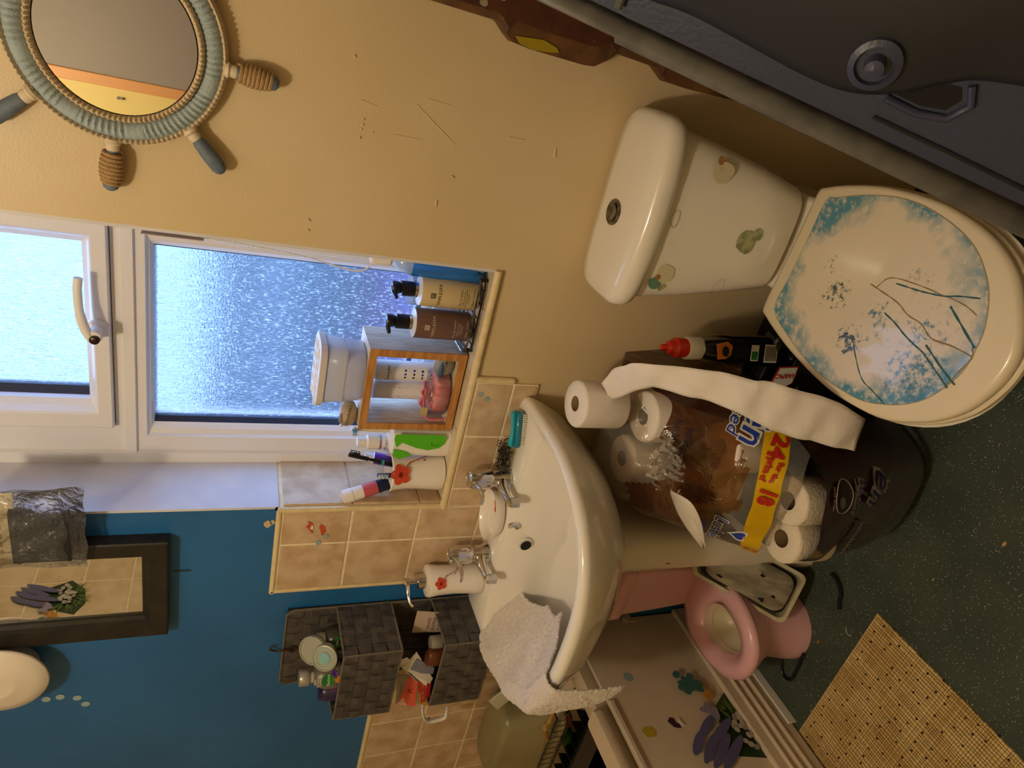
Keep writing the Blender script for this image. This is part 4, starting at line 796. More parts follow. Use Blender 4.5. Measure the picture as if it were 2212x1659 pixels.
for i in range(210):
    k = random.random(); c = Vector((-.752-.068*k, -.046+random.uniform(-.014, .014)*(1-.3*k), .852+.008*(1-k)+random.uniform(-.014, .014)*(1-.4*k))); r = random.uniform(.003, .0065)
    a = Vector((random.gauss(0, 1), random.gauss(0, 1), random.gauss(0, 1))).normalized(); u_ = a.orthogonal().normalized(); w_ = a.cross(u_)
    b.tube([c+u_*(r*cos(t))+w_*(r*sin(t))+a*(t*.0012) for t in [j*.75 for j in range(11)]], .0006, 3)
o_ = b.build('steel_wool', steel, None); tag(o_, 'tangle of dark steel wool scourer between nail brush and tap', 'scourer')
random.seed(11)
# towel over the left end of the basin
tw = MB(); nu, nv = 44, 40; G = []
def towel(u, v):
    # u along the basin edge (0 back .. 1 front), v from inside the bowl (0) across the rim to the hanging hem (1)
    # edge curve of basin, left half
    t = pi*1.02+u*pi*.43; c = cos(t); s_ = sin(t); k = 2/2.5
    ex, ey = cx+.304*math.copysign(abs(c)**k, c), -.10+.352*math.copysign(abs(s_)**k, s_)
    n = Vector((c*1.0, s_*.9, 0)).normalized()
    if v < .50:
        q = 1-v/.50; inn = .175*q*(1-.25*abs(u-.5)*2); z = .841-.085*(q**1.1)*(1) if q > .12 else .841-.04*q; p = Vector((ex, ey, 0))-n*(.012+inn); p.z = z if q > .12 else .840
    elif v < .62:
        q = (v-.5)/.12; p = Vector((ex, ey, 0))+n*(-.012+.020*q); p.z = .8415-.006*q*q
    else:
        q = (v-.62)/.38; p = Vector((ex, ey, 0))+n*(.009+.006*sin(q*2.5)+.010*u*q); dr = (.03+.20*max(0, u-.35)**1.3) ; p.z = .834-dr*q
    p.z += .0035*sin(u*21+v*9)*(.4+v)+.003*sin(u*9-v*17); p += n*(.003*sin(u*17+v*5))
    return p
for i in range(nu+1):
    for j in range(nv+1): G.append(towel(i/nu, j/nv))
tw.add(G, [(i*(nv+1)+j, i*(nv+1)+j+1, (i+1)*(nv+1)+j+1, (i+1)*(nv+1)+j) for i in range(nu) for j in range(nv)])
o_ = tw.build('face_towel', towel_m, None, smooth=True, solid=.007, sub=0); tag(o_, 'white terry face cloth draped over the left end of the basin', 'towel')
tt = bpy.data.textures.new('terry', 'CLOUDS'); tt.noise_scale = .006; o_.modifiers.new('sub', 'SUBSURF').levels = 2; o_.modifiers['sub'].render_levels = 2
dm = o_.modifiers.new('d', 'DISPLACE'); dm.texture = tt; dm.strength = .006; dm.mid_level = .5
def at(px, py, X=None, Y=None, Z=None):        # a point of the photograph on a real plane of the room -> metres
    u_ = (1659-py-829.5)/1435.43; v_ = (px-1106)/1435.43
    d = Vector([Rr[i]*u_+Rd[i]*v_+Rf[i] for i in range(3)]); c = Vector((0, -1.15, 1.42))
    t = (X-c.x)/d.x if X is not None else (Y-c.y)/d.y if Y is not None else (Z-c.z)/d.z
    return c+d*t
# ================================================================ BLACK FRAMED MIRROR ON THE BLUE WALL
mr = thing('framed_mirror', 'long black framed mirror on the blue wall reflecting beige tiles', 'mirror', (-1.143, -.012, 1.51))
bkf = mat('black_painted_frame', '#1c1a17', .45, col2='#26221c', scale=30, bump=.2, bscale=90)
def pf(nm, x0, x1, z0, z1, prof, m, par): return frame(nm, x0, x1, z0, z1, prof, m, par)
pf('frame', -1.272, -1.012, 1.514, 2.02, [(0, -.001), (0, -.028), (.003, -.030), (.036, -.026), (.040, -.018), (.048, -.014), (.050, -.006)], bkf, mr)
MB().box(-1.226, -1.058, -.0085, -.006, 1.56, 1.974).build('mirror_glass', mirror_m, mr)
# coral sticker and tiles that the mirror shows are on the opposite wall
lm_ = plane((XL+.0065, 0, 0), (0, 1, 0), (0, 0, 1))
coral(lambda x, y, d=0: lm_(x, y, d), wl, .18, -.985, 1.98, -1.92)

# ================================================================ SHIP'S WHEEL MIRROR
wm = thing('ship_wheel_mirror', 'round rope edged mirror shaped like a pale blue ship wheel', 'mirror', (-.118, -.005, 1.579))
wc_ = (-.118, 1.579)
def ringmesh(nm, r0, r1, d0, d1, ridges, amp, m, parent, twist=0, n=None, gap=None, rows=10):
    n = n or ridges*6; b = MB(); rings = []
    for i in range(n):
        a = 2*pi*i/n; ring = []
        for j in range(rows):
            q = 2*pi*j/rows; rr = (r0+r1)/2+(r1-r0)/2*cos(q); k = 1
            if gap and any(abs(((a-g+pi) % (2*pi))-pi) < .10 for g in gap): k = .1
            w = 1+amp*k*cos(ridges*(a+twist*(rr-r0)/(r1-r0)*.2))
            dd = d0+(d1-d0)*max(0, sin(q))*w; ring.append((wc_[0]+rr*cos(a), -dd if sin(q) > 0 else -d0, wc_[1]+rr*sin(a)))
        rings.append(ring)
    rings.append(rings[0]); b.loft(rings, False, False); return b.build(nm, m, parent, smooth=60)
ringmesh('rope_wrapped_ring', .107, .134, .008, .026, 92, .13, bluerope, wm, twist=1.2, gap=(.35, 1.9, 2.6, 4.4, 3.3), rows=12)
ringmesh('outer_rope_edge', .130, .139, .010, .024, 120, .18, ropew, wm, rows=8)
ringmesh('inner_rope_edge', .0985, .109, .010, .027, 100, .18, ropew, wm, rows=8)
MB().lathe([(.10, -.008), (.10, -.016)], (wc_[0], 0, wc_[1]), 'y', 64).build('mirror_back', mat('mirror_backing', '#3a3028', .6), wm)
MB().lathe([(.0975, -.0165), (.0975, -.018)], (wc_[0], 0, wc_[1]), 'y', 64).build('mirror_glass', mirror_m, wm)
for i in range(8):
    a = radians(-94+45*i); rope = i % 2 == 0
    D = lambda r, off=0, y=-.018: Vector((wc_[0]+r*cos(a), y, wc_[1]+r*sin(a)))
    h = MB().tube([D(.134), D(.139), D(.142), D(.147), D(.152)], [.0095, .0115, .0085, .0095, .008], 14).build('spoke_collar', mat('whitewashed_wood', '#d9c8ae', .6), wm, smooth=True)
    if rope:
        MB().tube([D(.150), D(.165), D(.18), D(.193), D(.20), D(.205), D(.209)], [.0085, .011, .012, .011, .0115, .010, .005], 16).build('spoke_handle', bluegrey, wm, smooth=True)
        b = MB(); P = []
        u_ = Vector((cos(a), 0, sin(a))); w_ = Vector((-sin(a), 0, cos(a))); y_ = Vector((0, 1, 0))
        for k in range(8*16+1):
            q = k/16*2*pi; r = .152+.0058*k/16; rr_ = .0105+.0035*sin(pi*k/128); P.append(Vector((wc_[0], -.018, wc_[1]))+u_*r+w_*(rr_*cos(q))+y_*(rr_*sin(q)))
        b.tube(P, .0031, 6); b.build('rope_wrap', rope_m, wm, smooth=True)
    else:
        MB().tube([D(.150), D(.158), D(.178), D(.198), D(.205), D(.209)], [.0075, .010, .0115, .0115, .009, .004], 16).build('spoke_handle', bluegrey, wm, smooth=True)

# ================================================================ ROUND WHITE WALL LIGHT AND CLEAR PACKET
rl = thing('round_wall_light', 'round white dome light unit on the blue wall left of the black mirror', 'light', (-1.345, -.005, 1.82))
MB().lathe([(.062, -.002), (.062, -.035), (.055, -.042)], (-1.345, 0, 1.815), 'y', 48).build('base', mat('grey_white_base', '#a8a8a6', .4), rl, smooth=50)
whp = mat('warm_white_plastic', '#e8dccb', .45)
MB().lathe([(.06, -.036), (.083, -.045), (.086, -.050), (.084, -.054), (.06, -.062), (.034, -.066), (.030, -.0675), (.027, -.0665), (.0, -.0675)], (-1.338, 0, 1.813), 'y', 56).build('cover', whp, rl, smooth=60)
pk = thing('hanging_packet', 'clear cellophane packet with a black item hanging in front of the window reveal', 'packet', (-.95, -.04, 1.64))
cel = film('cellophane', '#f2f5fa', .05, '#dfe6f0', .08, 1, 40, .05)
b = MB(); G = []; nx, nz = 22, 22
for side in (0, 1):
    for i in range(nx+1):
        for j in range(nz+1):
            x = -1.035+.165*i/nx; z = 1.648+.20*j/nz; e = min(1, 6*min(i/nx, 1-i/nx))*min(1, 5*j/nz)
            wv = .0022*sin(i*.9+j*.5)+.0015*sin(j*1.3-i*.4); xx = x+(.002*sin(j*.7)*(1-e))+(.012*(1-j/nz)*(1 if i > nx/2 else -1)*abs(i/nx-.5)*2); G.append((xx, -.047+(-.018 if side else .013)*e+wv*e, z+.002*sin(i*.8)*(1-e)))
K = (nx+1)*(nz+1)
fs = [(s*K+i*(nz+1)+j, s*K+i*(nz+1)+j+1, s*K+(i+1)*(nz+1)+j+1, s*K+(i+1)*(nz+1)+j) for s in (0, 1) for i in range(nx) for j in range(nz)]
b.add(G, fs); b.build('cellophane', cel, pk, smooth=True)
MB().loft([rrect(-1.024, -.910-.01*sin(z*60), -.060, -.038, z, .010) for z in (1.672, 1.69, 1.71, 1.73, 1.745, 1.76)]).build('black_content', mat('black_fabric_item', '#15181d', .7, bump=.5, bscale=200), pk, smooth=50)
hdr = bx('card_header', mat('cream_card', '#cdb98c', .7), pk, -1.032, -.868, -.050, -.047, 1.752, 1.86)
for k in range(9): text(['Keep away from', 'babies & children', 'this bag is not', 'a toy. Warning:', 'risk of', 'suffocation', 'wash before', 'use only as', 'directed'][k], .0085, lambda x, y, d=0: Vector((-.905-.0095*k*0+(x), -.0662, 1.742-.0088*k+y*1)), mat('grey_lettering', '#4b5058', .6), pk)
for k in range(8): MB().box(-1.024+.019*k, -1.013+.019*k, -.051, -.0498, 1.775, 1.79).build('header_print', mat('tan_print', '#a3844d', .7), pk)
# scraps and stickers that are left on the tiles
orf = mat('torn_orange_sticker', '#c0512a', .4); whs = mat('sticker_white', '#e0d6c2', .4)
wm_ = lambda x, y, d=0: Vector((x, -.0092-d, y))
decal([(-1.000, 1.252), (-.992, 1.246), (-.985, 1.251), (-.990, 1.240), (-1.0, 1.236), (-1.022, 1.236), (-1.013, 1.243)], wm_, orf, wb, 'torn_sticker_piece')
decal([(-1.012, 1.2362), (-1.000, 1.2362), (-.996, 1.240), (-1.0065, 1.243)], wm_, whs, wb, 'torn_sticker_piece', d=.0008)
decal([(-.995, 1.222), (-1.002, 1.213), (-1.016, 1.208), (-1.030, 1.216), (-1.018, 1.219), (-1.005, 1.224)], wm_, orf, wb, 'torn_sticker_piece')
for x, z in ((-1.030, 1.208), (-1.048, 1.222)): decal(ell(.0065, .0055, 14, x, z), wm_, bub, wb, 'bubble_sticker', d=.001)
for px, py in ((1038, 852), (1052, 862)):
    p = at(px, py, Y=-.0092); decal(ell(.0058, .0062, 14, p.x, p.z), wm_, bub, wb, 'bubble_sticker', d=.001)
wm0 = lambda x, y, d=0: Vector((x, -.0006-d, y))
for px, py in ((100, 1510), (130, 1505), (167, 1507), (185, 1520)):
    p = at(px, py, Y=0); decal(ell(.0085, .0085, 16, p.x, p.z), wm0, mat('bubble_pale', '#9fb4b4', .3), wb, 'bubble_sticker')
for px, py, r in ((578, 1132, .009), (588, 1128, .006)): p = at(px, py, Y=0); decal(blob(6, r, .3), lambda x, y, d=0: Vector((p.x+x, -.001, p.z+y)), mat('peeled_plaster', '#c9b394', .7), wb, 'paint_chip')
p = at(396, 1232, Y=0); decal([(-.002, -.018), (.003, -.01), (.002, .012), (-.001, .022), (-.004, .004)], lambda x, y, d=0: Vector((p.x+x, -.001, p.z+y)), mat('dark_scuff', '#2b3f48', .7), wb, 'scuff_mark')

# ================================================================ WOVEN HANGING ORGANISER
og_ = thing('woven_organiser', 'dark grey woven hanging organiser with three pockets on the blue wall', 'basket', (-1.38, -.01, .56))
BX0, BX1 = -1.505, -1.252
def weave(mp, W_, H_, nu_, nv_, par, lab='woven_strip'):
    """interlaced flat bands: mp(x,y,d) maps the panel, each band its own part"""
    pu, pv = W_/nu_, H_/nv_; am = .0027
    def band(n, f, w, ph):
        b = MB(); P = []
        for k in range(n*2+1):
            c = k/2; o = am*cos(pi*(c-.5)+pi*ph); P.append((c, o))
        vs = []; fs = []
        for c, o in P:
            for s in (-1, 1):
                for t in (0, 1): vs.append(f(c, s*w*.455, o+(.0008 if t else -.0004)))
        for k in range(len(P)-1):
            a = 4*k; e = a+4; fs += [(a+1, a+3, e+3, e+1), (a, e, e+2, a+2), (a, a+1, e+1, e), (a+2, e+2, e+3, a+3)]
        b.add(vs, fs); return b.build(lab, basket_m, par)
    for i in range(nu_): band(nv_, lambda c, s, o: mp((i+.5)*pu+s, c*pv, o), pu, i % 2)
    for j in range(nv_): band(nu_, lambda c, s, o: mp(c*pu, (j+.5)*pv+s, o), pv, (j+1) % 2)
bkp = lambda x, y, d=0: Vector((BX0+x, -.009-d, .56+y))
weave(bkp, BX1-BX0, .708, 10, 19, og_)
MB().box(BX0, BX1, -.007, -.003, .56, 1.268).build('backing', mat('basket_lining', '#26231f', .9), og_)
MB().tube([(x, -.010, z) for x, z in ((BX0, .56), (BX0, 1.255), (BX0+.013, 1.270), (BX1-.013, 1.270), (BX1, 1.255), (BX1, .56))], .0028, 6).build('edge_binding', basket_e, og_)
def pocket(zb, zt):
    yb, yf = -.012, -.156; xr0, xr1, xl0, xl1 = BX1, BX1+.003, BX0, -1.462
    h = zt-zb
    weave(lambda x, y, d=0: Vector((xl1+x, yf-d, zb+y)), xr1-xl1, h, 9, 4, og_)
    L_ = sqrt((yb-yf)**2); weave(lambda x, y, d=0: Vector((xr0+d, yb-x, zb+y)), L_, h, 5, 4, og_)
    dx_ = xl1-xl0; weave(lambda x, y, d=0: Vector((xl0+dx_*x/L_-d, yb-x, zb+y)), L_, h, 5, 4, og_)
    lin_ = mat('basket_lining', '#26231f', .9)
    b = MB(); b.add([(xl0, yb, zb), (xl1, yf, zb), (xr1, yf, zb), (xr0, yb, zb)], [(0, 1, 2, 3)]); b.build('pocket_floor', lin_, og_, solid=.002)
    b = MB(); e = .0016
    for (a, c) in (((xl0+e, yb), (xl1+e, yf+e)), ((xl1+e, yf+e), (xr1-e, yf+e)), ((xr1-e, yf+e), (xr0-e, yb))): b.add([(a[0], a[1], zb), (c[0], c[1], zb), (c[0], c[1], zt-.001), (a[0], a[1], zt-.001)], [(0, 1, 2, 3)])
    b.build('pocket_lining', lin_, og_)
    for z in (zt, zb): MB().tube([(xl0, yb, z), (xl1, yf, z), (xr1, yf, z), (xr0, yb, z)], .0026, 6).build('rim_binding', basket_e, og_)
    for x in (xl1, xr1): MB().tube([(x, yf, zb), (x, yf, zt)], .0022, 6).build('corner_binding', basket_e, og_)
pocket(1.028, 1.158); pocket(.798, .926); pocket(.565, .690)
gro = MB().lathe([(.008, -.011), (.010, -.013), (.010, -.015), (.005, -.015)], (-1.378, 0, 1.249), 'y', 16, cap1=False).build('grommet', mat('rusty_metal', '#5a3a22', .6, .6, col2='#33241a', scale=90), og_)
MB().lathe([(.0048, -.0152), (.0048, -.0155)], (-1.378, 0, 1.249), 'y', 12).build('grommet_hole', dark, og_)
hk = MB().tube(catmull([(-1.378, -.014, 1.252), (-1.376, -.016, 1.27), (-1.380, -.013, 1.285), (-1.372, -.012, 1.300), (-1.365, -.010, 1.292)], 4), .0022, 6); o_ = hk.build('hanging_hook', _M['rusty_metal'], None); tag(o_, 'rusty wire hook holding up the woven organiser', 'hook')

# ---- things in the top pocket
def bottle(nm, lab, base, prof, m, cat='bottle', sx=1, sy=1, grp=None, tilt=None, parts=()):
    t = thing(nm, lab, cat, base, grp)
    T = Matrix.Translation(Vector(base))
    if tilt: T = T @ tilt
    def lp(nm2, pr, mm, **k):
        b = MB(); b.lathe(pr, (0, 0, 0), 'z', 24, sx=sx, sy=sy); b.v = [T @ v for v in b.v]; return b.build(nm2, mm, t, smooth=50, **k)
    lp('body', prof, m)
    for n2, pr, mm in parts: lp(n2, pr, mm)
    return t, T
clr = film('clear_bottle_plastic', '#e6dfd0', .22, '#cfc8ba', .12, .2, 60); purd = mat('dark_purple_plastic', '#2a1d4a', .3); capc = mat('pale_clear_cap', '#c6bfb2', .2, alpha=.85)
zz = 1.032
t, T = bottle('shower_bottle', 'clear bottle with silver cap and purple lower half in the top pocket', (-1.362, -.110, zz), [(.030, 0), (.032, .01), (.032, .125), (.030, .155), (.022, .172), (.013, .178)], clr, parts=(('liquid', [(.0312, .002), (.0325, .01), (.0325, .115), (.0315, .118)], purd), ('neck', [(.013, .177), (.013, .190)], capc), ('cap', [(.018, .188), (.0185, .192), (.0185, .206), (.016, .209)], mat('silver_cap', '#a9a59c', .3, .5))))
m = cylm((-1.362, -.110, zz), .0330, -58); decal(ell(.014, .014, 20, 0, .148), m, grn_p, t, 'label_disc', d=.0008); text('Radox', .010, m, wht_p, t, y=.148, d=.0014)
text('100%', .0075, m, wht_p, t, x=-.004, y=.176, d=-.004); text('NATURALLY', .005, m, wht_p, t, x=-.004, y=.170, d=-.003); text('DERIVED', .005, m, wht_p, t, y=.165, x=-.004, d=-.002)
decal(ell(.008, .006, 12, .0, .128), m, mat('orange_flower_print', '#d98a1c', .4), t, 'flower_print', d=.0008); decal(ell(.010, .006, 12, .012, .134, .5), m, purp, t, 'flower_print', d=.0008)
t, T = bottle('deodorant_bottle', 'dark purple glossy bottle at the left of the top pocket', (-1.424, -.105, zz), [(.022, 0), (.024, .01), (.024, .145), (.020, .152)], purd, parts=(('cap', [(.019, .151), (.019, .160)], purd),))
m = cylm((-1.424, -.105, zz), .0242, -40); text('RADIANT', .007, lambda x, y, d=0: m(y, .12+x, d), mat('pink_lettering', '#b04a8c', .4), t, d=.0006)
t, T = bottle('green_label_bottle', 'dark bottle with a green leaf label behind the clear lids in the top pocket', (-1.300, -.060, zz), [(.026, 0), (.028, .01), (.028, .135), (.024, .15), (.014, .155)], mat('smoky_bottle', '#3a3a30', .25), parts=(('cap', [(.016, .154), (.016, .172)], capc),))
m = cylm((-1.300, -.060, zz), .0283, -62); decal(ell(.012, .010, 16, 0, .128), m, grn_p, t, 'label_disc', d=.0005); text('lax', .010, m, wht_p, t, y=.130, d=.001); decal(ell(.012, .004, 10, .0, .112, .6), m, mat('leaf_print', '#7fb050', .4), t, 'leaf_print')
lidm = film('translucent_lid', '#f0f0e6', .42, '#dcdccc', .2, .1, 60, .02)
def clid(lab, c, n, r, m2=None):
    t = thing('clear_lid', lab, 'lid', c, 'clear round lids in the top pocket'); n = Vector(n).normalized(); u_ = n.orthogonal().normalized(); w_ = n.cross(u_); c = Vector(c)
    rg = lambda rr, h: [c+u_*(rr*cos(2*pi*i/28))+w_*(rr*sin(2*pi*i/28))+n*h for i in range(28)]
    MB().loft([rg(r*.97, -.012), rg(r, .0), rg(r*.97, .003), rg(r*.88, .0035), rg(r*.86, .0015), rg(.001, .001)], False).build('lid', lidm, t, smooth=50, solid=.0006)
    if m2: MB().loft([rg(r*.42, .0025), rg(r*.40, .003), rg(.001, .003)], False).build('blue_print', m2, t); MB().loft([rg(r*.72, .0022), rg(r*.66, .0026)], False, False).build('ring_print', m2, t)
clid('larger plain clear lid standing up in the top pocket', (-1.300, -.088, 1.215), (.35, -.75, .62), .034); clid('clear lid with pale blue rings standing in front in the top pocket', (-1.290, -.120, 1.192), (.45, -.8, .5), .030, mat('pale_aqua_print', '#7fb2b4', .4))
# ---- things in the middle pocket
z2 = .803
def tube2(lab, base, h, w, d_, m, mc, rz, rx, cap, nm='cosmetic_tube', ry=0):
    t = thing(nm, lab, 'tube', base); T = Matrix.Translation(Vector(base)) @ Matrix.Rotation(rz, 4, 'Z') @ Matrix.Rotation(ry, 4, 'Y') @ Matrix.Rotation(rx, 4, 'X')
    b = MB(); b.loft([sring(0, 0, w*.5*(.86+.14*k), d_*.5*(1-k)+.0012, d_*.5*(1-k)+.0012, cap+(h-cap)*k, 24, 2, 2) for k in (0, .2, .5, .8, 1)]); b.v = [T @ v for v in b.v]; b.build('tube_body', m, t, smooth=50)
    b = MB(); b.loft([sring(0, 0, w*.42, d_*.45, d_*.45, 0, 24, 2, 2), sring(0, 0, w*.43, d_*.48, d_*.48, cap, 24, 2, 2)]); b.v = [T @ v for v in b.v]; b.build('cap', mc, t, smooth=50)
    return t, (lambda x, y, d=0: T @ Vector((x, -(d_*.5*(1-max(0, min(1, (y-cap)/(h-cap))))+.0016+d), y)))
t, m = tube2('pale pink cosmetic tube with dark cap at the right of the middle pocket', (-1.288, -.065, z2+.02), .155, .060, .03, mat('pale_rose_tube', '#b9a596', .4), mat('charcoal_cap', '#3a3b40', .4), .25, 0, .042, ry=.12)
for k, s in enumerate(('WHITE', 'JASMINE', '& MINT', 'body lotion', 'with vitamin E')): text(s, [.010, .010, .009, .006, .005][k], m, mat('grey_print', '#6b6460', .5), t, y=.12-.012*k)
t, T = bottle('body_mist_bottle', 'clear glass bottle with square stopper and yellow label in the middle pocket', (-1.298, -.105, z2), [(.028, 0), (.030, .01), (.030, .085), (.026, .105), (.012, .112)], clr, parts=(('label', [(.0302, .04), (.0305, .04), (.0305, .084), (.0300, .0845)], mat('yellow_label', '#d6ac1c', .4)), ('stopper', [(.017, .112), (.0175, .113), (.0175, .138), (.016, .14)], mat('grey_stopper', '#8f8a80', .4))))
m = cylm((-1.298, -.105, z2), .0306, -64); text('SH', .018, m, wht_p, t, y=.064, d=.0006); decal(ell(.006, .004, 14, -.016, .07), m, blk_p, t, 'oval_print', d=.0006)
t, T = bottle('orange_lotion_bottle', 'orange bottle with brown cap leaning in front in the middle pocket', (-1.335, -.128, z2+.012), [(.020, 0), (.023, .01), (.024, .08), (.021, .100)], mat('orange_plastic', '#e08412', .3), sx=1.1, sy=.8, tilt=Matrix.Rotation(.12, 4, 'Y'), parts=(('cap', [(.022, .10), (.023, .104), (.022, .135), (.016, .140)], mat('brown_cap', '#5a2f1a', .3)), ('red_band', [(.0225, .096), (.0235, .098), (.023, .103), (.02, .104)], red_p)))
t, T = bottle('amber_bottle', 'small amber bottle behind the clear bottle in the middle pocket', (-1.305, -.045, z2), [(.014, 0), (.015, .005), (.015, .13), (.012, .14)], mat('amber_plastic', '#a8701c', .3), parts=(('cap', [(.011, .139), (.011, .15)], gold if False else mat('gold_cap', '#b08a3a', .3, .7)),))
def packet(nm, lab, c4, m, cat='packet', solid=.0012):
    t = thing(nm, lab, cat, tuple(sum((Vector(p) for p in c4), Vector())/4-Vector((0, 0, .03))))
    MB().add(c4, [(0, 1, 2, 3)]).build('sachet', m, t, solid=solid)
    a, b_, c, d_ = [Vector(p) for p in c4]; n = (b_-a).cross(d_-a).normalized(); n = -n if n.y > 0 else n
    return t, (lambda x, y, d=0: a+(b_-a)*x+(d_-a)*y+n*(.0012+d))   # unit coordinates
t, m = packet('product_card', 'white triangular card with a dark printed panel poking from the middle pocket', [at(850, 1408, Y=-.11), at(925, 1480, Y=-.12), at(930, 1500, Y=-.12), at(865, 1440, Y=-.11)], wht_p, 'card')
MB().add([at(858, 1428, Y=-.125), at(880, 1420, Y=-.125), at(925, 1470, Y=-.13), at(920, 1482, Y=-.13)], [(0, 1, 2, 3)]).build('face', wht_p, t, solid=.001)
decal(ell(.30, .34, 20, .5, .5), m, mat('grey_fingerprint', '#6a6a78', .6), t, 'printed_oval', d=.001)
t, m = packet('square_leaflet', 'white leaflet with a blue grey printed oval in the middle pocket', [at(868, 1443, Y=-.13), at(900, 1408, Y=-.12), at(935, 1465, Y=-.13), at(928, 1477, Y=-.135)], mat('leaflet_white', '#d8d2c6', .5), 'leaflet')
decal([(.15, .2), (.75, .12), (.8, .75), (.5, .85), (.25, .55)], m, mat('leaflet_print', '#7d7f90', .6), t, 'printed_panel', d=.0006)
greyred = mat('grey_sachet', '#9a948e', .35); coral_r = mat('coral_sachet', '#e0604a', .35)
t, m = packet('grey_red_sachet', 'grey and coral red sachet standing at the left of the middle pocket', [at(860, 1456, Y=-.10), at(905, 1462, Y=-.11), at(905, 1519, Y=-.11), at(854, 1521, Y=-.10)], greyred)
decal([(.48, .02), (.98, .02), (.98, .98), (.1, .98)], m, coral_r, t, 'coral_panel', d=.0003); decal([(.05, .97), (.35, .72), (.55, .97)], m, mat('pale_pink_print', '#e7b8a6', .4), t, 'pale_corner', d=.0006)
def utext(s, size, m, mm, t, x, y, rot=0):
    vs, fs = tri2d(s, 1); b = MB(); b.add([m(x+size*(-c), y+size*(-a)*.8, .0012) for a, c in vs], fs); b.build('lettering', mm, t)
utext('GARNIER', .10, m, navyp, t, .2, .45); utext('K', .42, m, red_p, t, .66, .45)
t, m = packet('red_gold_sachet', 'red and gold sachet in front of the grey one in the middle pocket', [at(903, 1462, Y=-.125), at(932, 1468, Y=-.13), at(928, 1512, Y=-.13), at(903, 1520, Y=-.12)], mat('red_sachet', '#a3241c', .3))
decal([(.02, .55), (.98, .55), (.98, .98), (.02, .98)], m, mat('gold_sachet', '#c2a03a', .3, .5), t, 'gold_panel', d=.0003); utext('PRO', .42, m, mat('gold_lettering', '#e6c85a', .4), t, .5, .45)
t = thing('white_clip', 'white plastic clip hooked over the left end of the middle pocket', 'clip', (-1.49, -.13, .80))
MB().tube(catmull([at(912, 1525, Y=-.11), at(915, 1548, Y=-.11), at(925, 1558, Y=-.11), at(945, 1555, Y=-.11), at(962, 1548, Y=-.11), at(965, 1530, Y=-.11)], 4), .006, 8, flat=.6).build('clip_body', wplas, t, smooth=True)
MB().lathe([(.0025, -.117), (.0025, -.118)], tuple(Vector((at(925, 1545, Y=-.11).x, 0, at(925, 1545, Y=-.11).z))), 'y', 8).build('rivet', dark, t)
# ---- bottom pocket
t, m = tube2('long frosted white tube leaning left out of the bottom pocket', (-1.44, -.10, .60), .17, .05, .034, mat('frosted_tube', '#c2bca6', .3, alpha=.9), wplas, .2, 0, .03, ry=-.75)
t = thing('red_carton', 'dark red carton in the bottom pocket behind the white tube', 'carton', (-1.43, -.05, .57)); MB().box(-1.49, -1.36, -.06, -.03, .572, .74).build('carton', mat('dark_red_card', '#8a1c1c', .5), t, bevel=.001)
MB().box(-1.486, -1.45, -.062, -.0602, .60, .70).build('orange_panel', coral_r, t)

# ================================================================ IN THE BATH
cr = thing('black_storage_tray', 'black plastic crate of bath things standing inside the end of the bath', 'crate', (-1.78, -.15, .125))
cx0, cx1, cy0, cy1, cz = -2.03, -1.508, -.212, -.094, .462
for a in ((cx0, cx1, cy0, cy0+.012, .30, cz), (cx0, cx1, cy1-.006, cy1, .30, cz), (cx0, cx0+.006, cy0, cy1, .30, cz), (cx1-.008, cx1, cy0, cy1, .30, cz)): MB().box(*a).build('side_wall', blk, cr, bevel=.002)
MB().box(cx0, cx1, cy0, cy1, .124, .40).build('tray_floor', mat('black_tray_floor', '#1b1c1c', .6, bump=1, bscale=60), cr)
for k in range(9): MB().box(cx0+.05+.052*k, cx0+.056+.052*k, cy0+.012, cy1-.006, .40, .425).build('divider', blk, cr)
t = thing('foot_brush', 'brown oval brush lying in the black crate', 'brush', (-1.63, -.14, .43)); p = at(1215, 1518, Z=.44)
MB().lathe([(.0, 0), (.018, .003), (.024, .010), (.022, .020), (.0, .026)], (p.x, p.y, .426), 'z', 24, sx=1.45, sy=.85).build('pad', mat('brown_brush_pad', '#5a4636', .8, bump=.5, bscale=200), t, smooth=True)
MB().tube([(p.x-.03, p.y, .436), (p.x-.09, p.y-.012, .436)], .006, 8).build('handle', blk, t, smooth=True)
t = thing('orange_toy', 'orange red plastic shell shape in the black crate beside the brush', 'toy', (-1.70, -.13, .43)); p = at(1224, 1552, Z=.44)
MB().lathe([(.0, 0), (.022, .004), (.026, .014), (.014, .026), (.0, .028)], (p.x, p.y, .428), 'z', 20, sx=1.1, sy=.9).build('shell', mat('orange_red_plastic', '#c2471c', .35), t, smooth=True)
t = thing('green_toy', 'green plastic scrunched shape at the far end of the black crate', 'toy', (-1.78, -.14, .43)); p = at(1222, 1592, Z=.44)
b = MB(); b.lathe([(.0, 0), (.020, .004), (.022, .014), (.010, .026), (.0, .028)], (p.x, p.y, .428), 'z', 14, sx=1.7, sy=.8); b.v = [v+Vector((random.uniform(-.004, .004), random.uniform(-.004, .004), 0)) for v in b.v]; b.build('scrunch', mat('dark_green_plastic', '#1f5a24', .4), t, smooth=True)
rk = thing('wire_caddy', 'black wire corner caddy under the clouded tub above the bath', 'rack', (-1.83, -.05, .49))
wz = .50; rr = [(-2.04, -.012), (-1.58, -.012), (-1.58, -.175), (-2.04, -.175)]
for z in (wz, wz+.045): MB().tube([(x, y, z) for x, y in rr], .0025, 6, closed=True).build('rim_wire', blk, rk, smooth=False)
for k in range(19): x = -2.03+.0245*k; MB().tube([(x, -.012, wz+.045), (x, -.012, wz), (x, -.175, wz), (x, -.175, wz+.045)], .0014, 5).build('wire', mat('grey_wire', '#4d4a46', .4, .6), rk)
